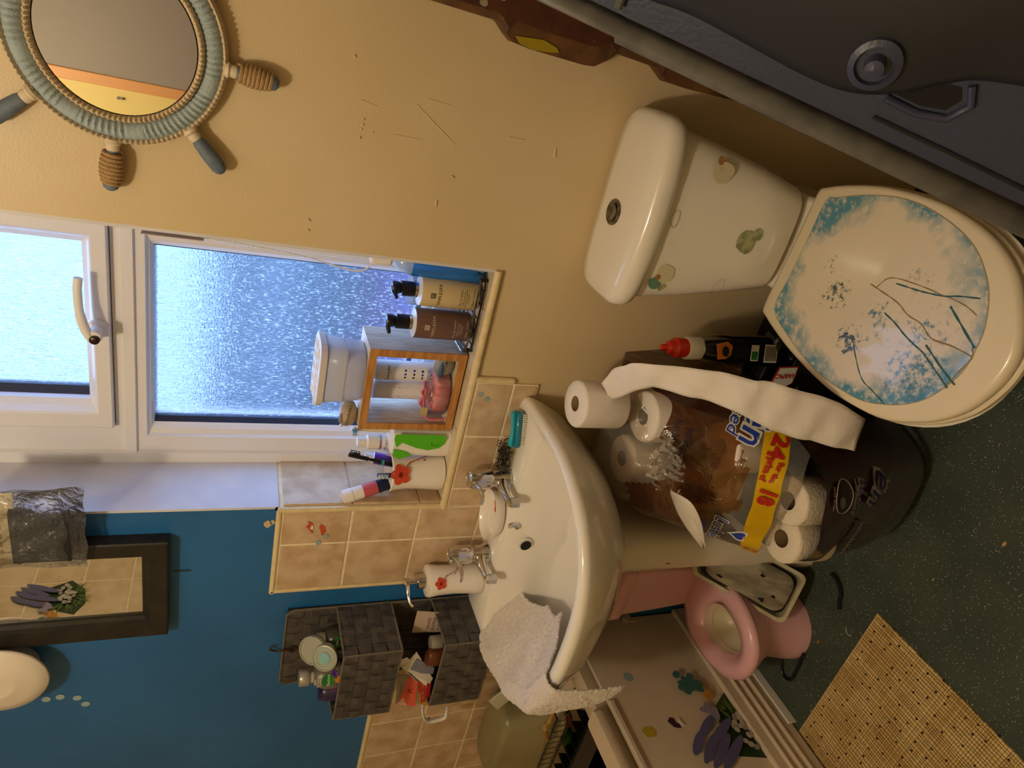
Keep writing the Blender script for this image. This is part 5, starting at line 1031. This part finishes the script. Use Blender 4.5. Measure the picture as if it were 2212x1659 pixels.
jg = thing('clouded_tub', 'large clouded translucent plastic tub upside down on the wire caddy', 'tub', (-1.74, -.1, wz))
jm = mat('clouded_plastic', '#8f8560', .3, alpha=.93, col2='#827850', scale=7, coat=.15)
b = MB(); b.loft([rrect(-1.900, -1.585, -.172, -.016, wz+.004, .045, 7), rrect(-1.903, -1.582, -.174, -.016, wz+.012, .046, 7), rrect(-1.892, -1.592, -.168, -.018, wz+.02, .045, 7), rrect(-1.872, -1.606, -.158, -.022, wz+.165, .04, 7), rrect(-1.866, -1.612, -.154, -.026, wz+.178, .04, 7), rrect(-1.85, -1.628, -.142, -.036, wz+.184, .035, 7)]); b.build('tub', jm, jg, smooth=60)
st = thing('knotted_stick', 'knobbly pale yellow stick lying across the bath corner', 'stick', (-1.65, -.1, .53))
P = [at(px, py, Y=-.19) for px, py in ((1182, 1462), (1184, 1480), (1188, 1510), (1194, 1535), (1190, 1552), (1180, 1568), (1177, 1580), (1182, 1598))]
MB().tube(catmull(P, 4), [.0072+.0012*sin(i*1.3) for i in range(len(P)*4-3)], 10).build('stick', mat('pale_knotted_wood', '#b08d48', .6, col2='#8e6c33', scale=60, bump=.4, bscale=200), st, smooth=True)
# ================================================================ TOILET ROLL PACK
def roll(lab, c, r=.05, h=.10, core=.021, sx=1, rot=None, grp='rolls in the torn pack', m=None):
    t = thing('toilet_roll', lab, 'toilet roll', c, grp); T = Matrix.Translation(Vector(c))
    if rot: T = T @ rot
    def lp(nm, pr, mm, **k):
        b = MB(); b.lathe(pr, (0, 0, 0), 'z', 40, sx=sx, **k); b.v = [T @ v for v in b.v]; return b.build(nm, mm, t, smooth=50)
    lp('paper', [(core, h), (core+.003, h+.001), (r-.004, h+.0005), (r-.0005, h-.003), (r, h-.006), (r, .004), (r-.003, 0), (core, 0)], m or tissue, cap0=False, cap1=False)
    lp('core', [(core+.0008, h-.0005), (core+.0008, 0)], card, cap0=False, cap1=False); lp('core_inside', [(core*.98, .002), (.0, .002)], dark, cap0=False, cap1=False)
    return t
roll('loose white toilet roll standing on top of the torn pack', (-.586, -.150, .688), .0475, .100, .0155, grp='loose roll') if False else None
lr = roll('loose white toilet roll standing on top of the torn pack', (-.586, -.150, .688), .0475, .100, .0155); del lr['group']
a_ = at(1389, 900, Z=.645); roll('roll end under clear film at the top right of the pack', (a_.x, a_.y, .545), .052, .10, .017)
a2 = at(1343, 990, Z=.63); roll('roll end under clear film at the top left of the pack by the basin', (a2.x, a2.y, .53), .052, .10, .017)
a3 = at(1702, 1082, Z=.41); a4 = at(1692, 1163, Z=.395)
roll('roll end poking from the front of the pack, right of its pair', (a3.x, a3.y+.0, .31), .049, .10, .018, m=tissue2); roll('roll end poking from the front of the pack, left of its pair', (a4.x-.004, a4.y+.004, .295), .049, .10, .018, m=tissue2)
roll('roll half hidden by the yellow band in the middle of the pack', (-.60, -.275, .41), .052, .10, .018)
roll('roll behind the brown film at the left of the pack', (-.71, -.255, .43), .052, .10, .018)
roll('shadowed roll behind the clear film at the back right of the pack', (-.60, -.09, .56), .05, .10, .018)
pkb = thing('toilet_roll_pack', 'large torn brown film pack of toilet rolls between basin and toilet', 'pack', (-.68, -.22, 0))
LOW = [(-.370, .002), (-.395, .05), (-.42, .14), (-.44, .24), (-.462, .33), (-.474, .40)]
UP = [(-.405, .415), (-.375, .455), (-.335, .510), (-.300, .560), (-.262, .610), (-.215, .648), (-.16, .668), (-.10, .672), (-.05, .650)]
def wr(x, s, k=1): return k*(.0035*sin(x*7+s*3)+.0022*sin(x*15-s*5+1)+.0012*sin(s*9+x*24))
def lowp(x, s, d=0):   # x 0..1 left to right, s 0..1 up the lower wrap; rounded plan
    i = s*(len(LOW)-1); a = min(int(i), len(LOW)-2); q = i-a; y = LOW[a][0]*(1-q)+LOW[a+1][0]*q; z = LOW[a][1]*(1-q)+LOW[a+1][1]*q
    xl = -.828+.05*s**3; xr = -.505-.02*(1-s); u_ = x*2-1; X = (xl+xr)/2+(xr-xl)/2*u_
    yy = y+.11*abs(u_)**6+.030*abs(u_)**2*(1-s)
    return Vector((X, yy-d+wr(x, s*3, .35), z+.05*abs(u_)**4*(1-s)*(1-s)*.6+max(0, s-.6)/.4*.05*max(u_, -.35)))
b = MB(); nx, ns = 40, 20; G = []
for i in range(nx+1):
    for j in range(ns+1): G.append(lowp(i/nx, j/ns))
b.add(G, [(i*(ns+1)+j, i*(ns+1)+j+1, (i+1)*(ns+1)+j+1, (i+1)*(ns+1)+j) for i in range(nx) for j in range(ns)])
# sides and back down to the floor
L0 = [lowp(0, j/ns) for j in range(ns+1)]; R0 = [lowp(1, j/ns) for j in range(ns+1)]
for S, xx in ((L0, -.815), (R0, -.53)):
    vs = []
    for j in range(ns+1): vs += [S[j], Vector((xx, -.05, S[j].z))]
    b.add(vs, [(2*j, 2*j+1, 2*j+3, 2*j+2) for j in range(ns)])
b.add([Vector((-.80, -.05, .02)), Vector((-.53, -.05, .02)), Vector((-.53, -.05, .40)), Vector((-.80, -.05, .40))], [(0, 1, 2, 3)])
b.build('lower_wrap', film_b, pkb, smooth=60)
def upp(x, s, d=0):
    i = s*(len(UP)-1); a = min(int(i), len(UP)-2); q = i-a; y = UP[a][0]*(1-q)+UP[a+1][0]*q; z = UP[a][1]*(1-q)+UP[a+1][1]*q
    xl = -.815-.015*s; xr = -.515-.02*s; u_ = x*2-1; X = (xl+xr)/2+(xr-xl)/2*u_
    return Vector((X, y+.05*abs(u_)**4+wr(x, s*3, .8)-d*.6, z-.045*abs(u_)**4+wr(x+.3, s*4, .9)+d*.7))
nx, ns = 44, 44; G = []
for i in range(nx+1):
    for j in range(ns+1): G.append(upp(i/nx, j/ns))
b = MB()
def matat(x, s):
    w = .05*sin(x*9)+.03*sin(x*23+1)
    if x < .09 and s < .62: return 0
    if x > .95: return 1 if s < .3 else 0
    if s < .22+w*.6: return 1
    if s < .34+w: return 2
    if s < .57+w: return 3
    return 1
for i in range(nx):
    for j in range(ns):
        k = len(b.v) if False else None
        b.f.append((i*(ns+1)+j, i*(ns+1)+j+1, (i+1)*(ns+1)+j+1, (i+1)*(ns+1)+j)); b.mi.append(matat((i+.5)/nx, (j+.5)/ns))
b.v += G; b.build('upper_film', [film_b, film_c, film_t, film_d], pkb, smooth=70)
# left and right flanks of the upper film
for e, nm in ((0, 'left_flank'), (1, 'right_flank')):
    vs = []
    for j in range(0, ns+1): p = upp(e, j/ns); vs += [p, Vector((p.x+(.012 if e else -.008), p.y+.02, max(.36, p.z-.10))), Vector((p.x, -.05, .38))]
    b = MB(); b.add(vs, [(3*j+k, 3*j+k+1, 3*j+4+k, 3*j+3+k) for j in range(ns) for k in (0, 1)]); b.build(nm, film_t, pkb, smooth=60)
# loose crumpled flap at the torn top and folded tongue
b = MB(); G = []
q0 = [at(1395, 1030, Y=-.28), at(1440, 935, Y=-.26), at(1475, 1000, Y=-.33), at(1470, 1040, Y=-.34), at(1400, 1060, Y=-.29)]
for i in range(13):
    for j in range(13):
        u_, v_ = i/12, j/12; p = q0[0].lerp(q0[1], u_).lerp(q0[3].lerp(q0[2], u_), v_); G.append(p+Vector((.004*sin(i*1.9+j), -.006*sin(j*2.1+i*.7), .008*sin(i*1.3-j*1.7))))
b.add(G, [(i*13+j, i*13+j+1, (i+1)*13+j+1, (i+1)*13+j) for i in range(12) for j in range(12)]); b.build('torn_flap', film('crumpled_clear_film', '#efe8dc', .30, '#ddd6cc', .12, 1, 60, .12), pkb, smooth=True)
b = MB(); L_ = [at(1448, 1066, Y=-.30), at(1465, 1110, Y=-.33), at(1490, 1150, Y=-.35), at(1520, 1188, Y=-.37)]; R_ = [at(1452, 1062, Y=-.32), at(1492, 1085, Y=-.36), at(1515, 1130, Y=-.38), at(1524, 1186, Y=-.372)]
P1, P2 = catmull(L_, 5), catmull(R_, 5); vs = []
for p, q in zip(P1, P2): vs += [p, (p+q)/2+Vector((0, .012, -.006)), q]
b.add(vs, [(3*j+k, 3*j+k+1, 3*j+4+k, 3*j+3+k) for j in range(len(P1)-1) for k in (0, 1)]); b.build('white_tongue', mat('white_film_inside', '#d9d0c6', .4), pkb, smooth=True, solid=.0006)
# yellow offer band
b = MB(); vs = []
for i in range(41):
    x = -.02+1.06*i/40; s0 = .0+.12*max(0, x)+.008*sin(x*7); 
    for k in range(4): vs.append(upp(max(0, min(1, x)), s0+.033*k+.0, .0035)+Vector(((x-1)*.25 if x > 1 else (x*.2 if x < 0 else 0), 0, -.004)))
b.add(vs, [(4*j+k, 4*j+k+1, 4*j+5+k, 4*j+4+k) for j in range(40) for k in range(3)]); b.build('price_band', film_y, pkb, smooth=True)
# print on the pack (the pack stands upside down, so the print does too)
W0 = .262
um = lambda x, y, d=0: upp(.5-x/W0, -y/.36, d+.003)          # x right to left, y = -s : upside down
def utx(s, size, x, sv, m, bold=0, d=0, shear=0, rot=0, base=None):
    vs, fs = tri2d(s, size, bold=bold, shear=shear); ca, sa = cos(rot), sin(rot); b = MB()
    f = base or um; b.add([f(x+a*ca-c*sa, sv+a*sa+c*ca, d) for a, c in vs], fs); return b.build('lettering', m, pkb)
def outl(s, size, x, sv, rot=0, base=None):
    utx(s, size, x, sv, wht_p, bold=size*.06, rot=rot, base=base, shear=.25); utx(s, size, x, sv, blu_p, bold=size*.008, rot=rot, base=base, d=.0012, shear=.25)
outl('Lushën', .025, .080, -.080, .0); utx('quilted', .012, .080, -.097, blu_p, d=.001)
outl('ën', .052, -.122, -.088); outl('ted', .026, -.122, -.116)
utx('18', .034, -.022, -.040, red_p, bold=.0016, d=.0032); utx('24', .030, -.104, -.053, red_p, bold=.0012, d=.0032); utx('for the', .013, -.068, -.042, red_p, bold=.0005, d=.0032); utx('price of', .013, -.068, -.055, red_p, bold=.0005, d=.0032); utx('2', .034, .120, -.016, red_p, bold=.0012, d=.0032)
utx('luxury quilted', .015, -.06, -.185, mat('dull_navy_print', '#2a2446', .5)); utx('toilet tissue', .015, -.06, -.165, _M['dull_navy_print'])
hx = [(.011*16*sin(t)**3/16, .011*(13*cos(t)-5*cos(2*t)-2*cos(3*t)-cos(4*t))/16) for t in [2*pi*i/24 for i in range(24)]]
decal([(x*1.5, y*1.5) for x, y in hx], lambda x, y, d=0: um(.078+x, -.050+y, d), wht_p, pkb, 'heart_print', d=.0005); decal([(x*1.05, y*1.05) for x, y in hx], lambda x, y, d=0: um(.078+x, -.050+y, d), blu_p, pkb, 'heart_print', d=.0018)
lm2 = lambda x, y, d=0: lowp(.5-x/.27, .5-y/.37, d+.0075)
dkw = mat('dim_white_outline', '#a89e94', .5); dnb = mat('dark_navy_print', '#1e1e52', .4)
def ltx(s, size, x, y, rot, d=0, m1=dkw, m2=dnb, o=True):
    if o: utx(s, size, x, y, m1, bold=size*.05, rot=rot, base=lm2, d=d, shear=.25)
    utx(s, size, x, y, m2, bold=size*.006, rot=rot, base=lm2, d=d+.0028, shear=.25)
ltx('ën', .062, -.078, -.048, -.3); ltx('ted', .030, -.080, -.096, -.3)
b = MB(); b.tube([lm2(-.070+.030*cos(t), -.142+.024*sin(t), .001) for t in [2*pi*i/28 for i in range(28)]], .0008, 5, closed=True); b.build('oval_print', dkw, pkb)
decal(ell(.028, .022, 24, -.070, -.142), lm2, mat('brown_oval_print', '#2d211d', .4), pkb, 'oval_print', d=.0006); decal(ell(.013, .008, 14, -.062, -.146, .5), lm2, mat('pale_oval_print', '#6c6258', .5), pkb, 'oval_print', d=.001)
ltx('with a touch of', .010, -.070, -.111, .0, m2=dkw, o=False); ltx('Shea Butter', .010, -.070, -.172, .0, m2=dkw, o=False)
ltx('Lushën', .028, .028, -.052, -.05); ltx('quilted', .013, .028, -.072, -.05, m2=mat('dim_brown_print', '#4a3730', .5), o=False)
b = MB(); b.add([um(-.116, -.246, .001), um(-.090, -.252, .001), um(-.082, -.222, .001), um(-.108, -.216, .001)], [(0, 1, 2, 3)]); b.build('barcode_label', wht_p, pkb)
for k in range(7): b = MB(); q = -.244+.0035*k; b.add([um(-.110, q, .002), um(-.091, q-.004, .002), um(-.091, q-.0025, .002), um(-.110, q+.0015, .002)], [(0, 1, 2, 3)]); b.build('barcode_line', blu_p, pkb)
# loose paper strip hanging from the roll
ST = [((1300, 830), (1318, 868), -.17), ((1318, 805), (1338, 858), -.19), ((1345, 790), (1365, 850), -.225), ((1375, 787), (1400, 838), -.255), ((1420, 787), (1435, 842), -.28), ((1500, 798), (1495, 860), -.32), ((1555, 803), (1550, 873), -.345), ((1620, 820), (1605, 898), -.375), ((1655, 825), (1650, 922), -.39), ((1700, 835), (1690, 938), -.405), ((1745, 850), (1735, 950), -.42), ((1788, 860), (1770, 958), -.43), ((1830, 880), (1810, 968), -.44), ((1870, 906), (1847, 976), -.445)]
A1 = catmull([at(*r, Y=y) for r, l, y in ST], 4); B1 = catmull([at(*l, Y=y-.01) for r, l, y in ST], 4)
b = MB(); vs = []; n_ = 9
for i, (p, q) in enumerate(zip(A1, B1)):
    fold = .006*abs(((i/10.5) % 1)-.5)
    for k in range(n_): f_ = k/(n_-1); vs.append(p.lerp(q, f_)+Vector((0, -.004*sin(f_*pi)+fold-.0025*sin(i*.9+f_*4), .0015*sin(i*1.3-f_*5))))
b.add(vs, [(n_*j+k, n_*j+k+1, n_*(j+1)+k+1, n_*(j+1)+k) for j in range(len(A1)-1) for k in range(n_-1)]); b.build('loose_sheet', tissue, lr, smooth=80, solid=.0006)

# ================================================================ BLACK CLEANER BOTTLES AND LEDGE
lg = thing('black_ledge_box', 'black box in shadow between the roll pack and the toilet', 'box', (-.50, -.11, 0))
gb = mat('gloss_black', '#0a0a0b', .2, coat=.3)
MB().box(-.555, -.325, -.185, -.03, .0, .30).build('box_body', gb, lg, bevel=.004)
MB().box(-.558, -.322, -.188, -.028, .262, .270).build('box_lid_edge', mat('dull_black_edge', '#1d1a17', .4), lg, bevel=.001)
def flat_bottle(lab, T):
    t = thing('cleaner_bottle', lab, 'bottle', tuple(T.translation), 'black cleaner bottles beside the toilet')
    def lf(nm, rings, m, **k): b = MB(); b.loft([[T @ Vector(p) for p in r] for r in rings]); return b.build(nm, m, t, smooth=50, **k)
    lf('body', [rrect(-.028, .028, -.040, .040, 0, .018), rrect(-.030, .030, -.044, .044, .01, .02), rrect(-.027, .027, -.040, .040, .07, .018), rrect(-.024, .024, -.037, .037, .10, .016), rrect(-.026, .026, -.040, .040, .13, .018), rrect(-.020, .020, -.032, .032, .175, .014), rrect(-.014, .014, -.015, .015, .205, .010)], gb)
    b = MB(); b.lathe([(.019, .190), (.0215, .194), (.022, .222), (.020, .226)], (0, 0, 0), 'z', 24); b.v = [T @ v for v in b.v]; b.build('white_collar', wplas, t, smooth=50)
    b = MB(); b.lathe([(.018, .225), (.0185, .248), (.013, .252), (.012, .262), (.006, .266), (.0055, .276), (.003, .279)], (0, 0, 0), 'z', 24); b.v = [T @ v for v in b.v]; b.build('red_cap', mat('bright_red_plastic', '#d3301c', .3), t, smooth=50)
    return t
T1 = Matrix.Translation((-.452, -.115, .3005)) @ Matrix.Rotation(-.04, 4, 'Y') @ Matrix.Rotation(.35, 4, 'Z') @ Matrix.Scale(1.12, 4)
fb1 = flat_bottle('black bottle with white and red cap standing beside the toilet cistern', T1)
fm = lambda x, y, d=0: T1 @ Vector((x, -.0445-d, y))
fl_ = mat('flame_orange_print', '#c8702a', .35)
decal([(-.016, .176), (.012, .182), (.018, .160), (.010, .148), (-.006, .150), (-.014, .160)], lambda x, y, d=0: T1 @ Vector((x, -.0385+((y-.15)*.15)-d, y)), fl_, fb1, 'flame_print'); decal(ell(.010, .007, 14, .0, .163, .2), lambda x, y, d=0: T1 @ Vector((x, -.0395+((y-.15)*.15)-d, y)), blk_p, fb1, 'flame_print', d=.002)
decal([(-.016, .088), (.014, .088), (.014, .106), (-.016, .106)], lambda x, y, d=0: T1 @ Vector((x, -.0405-d, y)), wht_p, fb1, 'approval_mark'); decal([(-.014, .090), (.002, .090), (.002, .104), (-.014, .104)], lambda x, y, d=0: T1 @ Vector((x, -.0405-d, y)), grn_p, fb1, 'approval_mark', d=.001)
decal([(-.018, .045), (.016, .045), (.016, .076), (-.018, .076)], lambda x, y, d=0: T1 @ Vector((x, -.0425-d, y)), wht_p, fb1, 'barcode_label')
for k in range(9): decal([(-.015, .048+.003*k), (.013, .048+.003*k), (.013, .0495+.003*k), (-.015, .0495+.003*k)], lambda x, y, d=0: T1 @ Vector((x, -.0425-d, y)), blk_p, fb1, 'barcode_line', d=.001)
sm = lambda x, y, d=0: T1 @ Vector((.0275+d, x, y))
decal([(-.030, .03), (.030, .03), (.030, .15), (-.030, .14)], sm, mat('brown_photo_label', '#5a3a30', .4, col2='#8a5a48', scale=50), fb1, 'side_label', d=.001)
v_, f_ = tri2d('HARPIC', .022, bold=.0006); b = MB(); b.add([sm(-c*1+.012, a+.085, .002) for a, c in v_], f_); b.build('lettering', mat('orange_red_lettering', '#c05038', .4), fb1)
T2 = Matrix.Translation((-.405, -.135, .326)) @ Matrix.Rotation(-pi/2, 4, 'Y') @ Matrix.Rotation(pi/2, 4, 'Z') @ Matrix.Scale(.86, 4)
fb2 = flat_bottle('black bottle lying on its side with a red and white badge', T2)
c_ = at(1694, 818, Y=-.195); ub = Vector((-.25, -.1, -.97)).normalized()
bm3 = plane(c_, (-.10, .02, .99), (-.97, .02, -.12)); nrm = Vector((0, -1, 0))
bmap = lambda x, y, d=0: bm3(x, y, 0)+nrm*d
bd = thing('cleaner_badge_carton', 'black carton with a white badge and red lettering leaning by the toilet pan', 'carton', (c_.x, -.19, 0))
MB().box(c_.x-.062, c_.x+.045, -.194, -.189, .02, .33).build('carton_panel', gb, bd, bevel=.001)
decal([(-.026, -.030), (.026, -.030), (.034, .008), (.004, .030), (-.026, .012)], bmap, mat('badge_red', '#a8281c', .4), bd, 'badge_edge', d=.0008)
decal([(-.023, -.027), (.022, -.027), (.029, .007), (.003, .026), (-.023, .010)], bmap, wht_p, bd, 'badge', d=.0016)
v_, f_ = tri2d('HARPIC', .0155, bold=.0004); b = MB(); b.add([bmap(a, c-.008, .0026) for a, c in v_], f_); b.build('lettering', red_p, bd)
MB().tube([at(1722, 836, Y=-.20), at(1712, 868, Y=-.20)], .0014, 6).build('torn_seam', mat('pale_seam', '#6e5f48', .6), bd)

# ================================================================ PINK POTTY SHAPED LIKE A TOILET
pt = thing('toilet_shaped_potty', 'pink plastic potty shaped like a toilet beside the bath panel', 'potty', (-1.18, -.2, 0))
px, py = -1.190, -.228
b = MB(); b.loft([sring(px-.0, py-.02, .092, .095, .09, 0, 44, 2.1, 2.6), sring(px, py-.02, .090, .090, .09, .03, 44, 2.1, 2.6), sring(px, py-.02, .078, .075, .08, .09, 44, 2.1, 2.6), sring(px, py-.01, .09, .105, .10, .14, 44, 2.1, 2.6), sring(px, py, .108, .138, .125, .18, 44, 2.1, 2.4), sring(px, py, .112, .144, .125, .196, 44, 2.1, 2.4)], True, False); b.build('base', pink, pt, smooth=60)
b = MB(); q = 2.2
b.loft([sring(px, py, .112, .145, .13, .197, 48, 2.1, 2.6), sring(px, py, .116, .150, .13, .204, 48, 2.1, 2.6), sring(px, py, .112, .145, .128, .216, 48, 2.1, 2.6), sring(px, py-.002, .094, .124, .107, .224, 48, 2.1, 2.4), sring(px, py-.012, .070, .098, .076, .219, 48, 1.9, 2.2), sring(px, py-.012, .060, .088, .066, .205, 48, 1.9, 2.2), sring(px, py-.012, .048, .075, .055, .190, 48, 1.9, 2.2)], False, False); b.build('seat', pink, pt, smooth=60)
b = MB(); b.loft([sring(px, py-.012, .052, .080, .060, .209, 40, 1.9, 2.2), sring(px, py-.012, .046, .072, .052, .16, 40, 1.9, 2.2), sring(px, py-.012, .02, .03, .02, .135, 40, 2, 2)], False, True); b.build('inner_bowl', mat('ivory_potty_bowl', '#d9cfb4', .3), pt, smooth=60)
b = MB(); b.loft([rrect(-1.252, -1.108, -.108, -.012, .20, .012), rrect(-1.258, -1.104, -.112, -.010, .30, .012), rrect(-1.264, -1.098, -.116, -.008, .425, .012)]); b.build('cistern', pink, pt, smooth=50)
b = MB(); b.loft([rrect(-1.266, -1.096, -.122, -.007, .428, .02), rrect(-1.272, -1.090, -.128, -.006, .436, .022), rrect(-1.272, -1.090, -.128, -.006, .462, .022), rrect(-1.262, -1.100, -.118, -.012, .470, .02)]); b.build('cistern_lid', pink, pt, smooth=50)
fh = MB().lathe([(.012, .0), (.014, .006), (.013, .014), (.008, .018)], (-1.262, -.118, .405), 'x', 16); fh.v = [Vector((-1.262-(v.x+1.262), v.y, v.z)) for v in fh.v]; fh = fh.build('flush_knob', mat('smoky_clear_knob', '#8c8574', .15, alpha=.85, coat=.5), pt, smooth=50)
MB().tube([(-1.276, -.118, .402), (-1.278, -.122, .385), (-1.276, -.124, .375)], [.004, .005, .004], 8).build('flush_lever', _M['smoky_clear_knob'], fh, smooth=True)

# ================================================================ WHITE TRAY WITH MARBLED LID LEANING ON THE PEDESTAL
wt = thing('leaning_tray', 'grimy white rimmed tray with a grey marbled plate leaning against the pedestal', 'tray', (-1.02, -.30, 0))
PA = at(1490, 1236, Y=-.150); PC = at(1690, 1349, Y=-.318); PD = at(1797, 1297, Z=.004); uu = (PC-PA); lu = uu.length; uu.normalize(); vv = PD-PC; lv = vv.length; vv = (vv-uu*vv.dot(uu)).normalized(); nn = uu.cross(vv); nn = nn if nn.dot(Vector((0, -1.15, 1.42))-PC) > 0 else -nn
tm = lambda x, y, d=0: PC-uu*x+vv*y+nn*d     # x up along the long edge, y along the short edge
def rr2(x0, x1, y0, y1, r, d, ch=None, n=5):
    out = []
    for cx_, cy_, a0 in ((x1-r, y1-r, 0), (x0+r, y1-r, 90), (x0+r, y0+r, 180), (x1-r, y0+r, 270)):
        for i in range(n): a = radians(a0+90*i/(n-1)); out.append(tm(cx_+r*cos(a), cy_+r*sin(a), d))
    return out
gwp = mat('grimy_white_plastic', '#c9c2a8', .4, col2='#b3ab8e', scale=30)
b = MB(); b.loft([rr2(0, lu, 0, lv, .018, -.02), rr2(0, lu, 0, lv, .018, .008), rr2(.009, lu-.009, .009, lv-.009, .016, .008), rr2(.012, lu-.012, .012, lv-.012, .016, -.012)], True, True); b.build('tray', gwp, wt, smooth=50)
b = MB(); b.loft([rr2(.014, lu-.014, .014, lv-.014, .02, -.006), rr2(.014, lu-.014, .014, lv-.014, .02, -.002)]); b.build('black_seal', mat('grimy_black_seal', '#15130f', .7), wt)
pl_ = mat('grey_marbled_plate', '#7b7464', .3, col2='#a09986', scale=12, lo=.45, hi=.62, stretch=(4, 1, 1), coat=.3, speck='#2a2620', sscale=40, sth=.05)
b = MB(); b.loft([rr2(.022, lu-.024, .020, lv-.020, .03, -.002), rr2(.020, lu-.022, .018, lv-.018, .03, .014), rr2(.026, lu-.028, .024, lv-.024, .028, .020), rr2(.05, lu-.05, .045, lv-.045, .02, .019)]); b.build('marbled_plate', pl_, wt, smooth=50)
for x, y, s in ((.075, .030, .006), (.19, .030, .005), (.10, .085, .005), (.055, .05, .004)): decal(blob(7, s, .5), lambda a, c, d=0: tm(x+a*1.4, y+c, .0196+d), dark, wt, 'grime_spot')
def cable(nm, lab, pts, r, m, cat='cable'):
    o = MB().tube(catmull(pts, 6), r, 8).build(nm, m, None, smooth=True); tag(o, lab, cat); return o
cable('looped_cable', 'black cord curling out from under the pink potty', [(-1.20, -.345, .006), (-1.245, -.350, .006), (-1.29, -.352, .006), (-1.305, -.335, .006), (-1.295, -.315, .006), (-1.27, -.30, .006)], .0045, blk)
cable('black_strap', 'short black strap hanging from the lower corner of the leaning tray', [(-.955, -.305, .02), (-.965, -.325, .010), (-.985, -.345, .007), (-1.005, -.352, .007), (-1.02, -.362, .007)], .005, mat('black_fibre', '#121110', .9))

# ================================================================ SLATTED MAT AND BITS ON THE FLOOR
mt = thing('slatted_mat', 'pale bamboo slatted mat with dark dots at the edge of the bath panel', 'mat', (-1.17, -.8, 0))
bam = mat('bamboo_slat', '#dcc084', .55, col2='#c8a668', scale=14, detail=6, bump=.2, bscale=300); thr = mat('brown_thread', '#6b4f26', .8)
b = MB(); y = -.440; random.seed(5)
while y > -1.16:
    w = random.choice([.0042, .0050, .0058, .0078]); x1 = -.951+random.uniform(-.001, .001); h = .0045+random.uniform(0, .0012); e = .006*max(0, (-y-.44))*0
    b.box(-1.382, x1, y-w+.0008, y, .0006, h); y -= w
o_ = b.build('slats', bam, mt); o_['kind'] = 'stuff'
b = MB(); x = -1.378
while x < -.953:
    b.tube([(x, -.441, .0058), (x+.002, -.7, .0058), (x, -1.155, .0058)], .0007, 4); x += random.choice([.0062, .0085, .0100])
o_ = b.build('binding_threads', thr, mt); o_['kind'] = 'stuff'
b = MB(); dy_ = -.455
for i in range(15):
    for j in range(22):
        x = -.965-.029*i+random.uniform(-.006, .006)+(.014 if j % 2 else 0); y = -.46-.032*j+random.uniform(-.008, .008)
        if x > -1.375 and random.random() < .8: b.lathe([(.0028, .0056), (.0024, .0066)], (x, y, 0), 'z', 7)
o_ = b.build('dark_dots', mat('dark_mat_dot', '#2c221a', .6), mt); o_['kind'] = 'stuff'
def crumb(nm, lab, px_, py_, s, m, n=6):
    p = at(px_, py_, Z=0); b = MB(); b.lathe([(.0, 0), (s, .0005), (s*.8, s*.5), (.0, s*.6)], (p.x, p.y, .0), 'z', n, sx=1.5, sy=.7); o = b.build(nm, m, None); tag(o, lab, 'debris')
bc = mat('beige_crumb', '#c79a66', .8)
crumb('crumb', 'pale orange crumb on the floor below the toilet front', 2170, 1175, .005, bc); crumb('crumb', 'beige crumb on the bare floor above the mat corner', 2016, 1252, .0028, bc)
crumb('crumb', 'brown crumb on the floor beside the foot of the pink potty', 1768, 1386, .005, mat('brown_crumb', '#8a6a3a', .8))
p = at(1828, 1355, Z=0); cable('hair_thread', 'curved pale thread on the floor between potty and mat', [p+Vector((0, 0, .001)), p+Vector((-.008, -.006, .001)), p+Vector((-.010, -.016, .001)), p+Vector((-.006, -.022, .001))], .0006, wht_p, 'thread')
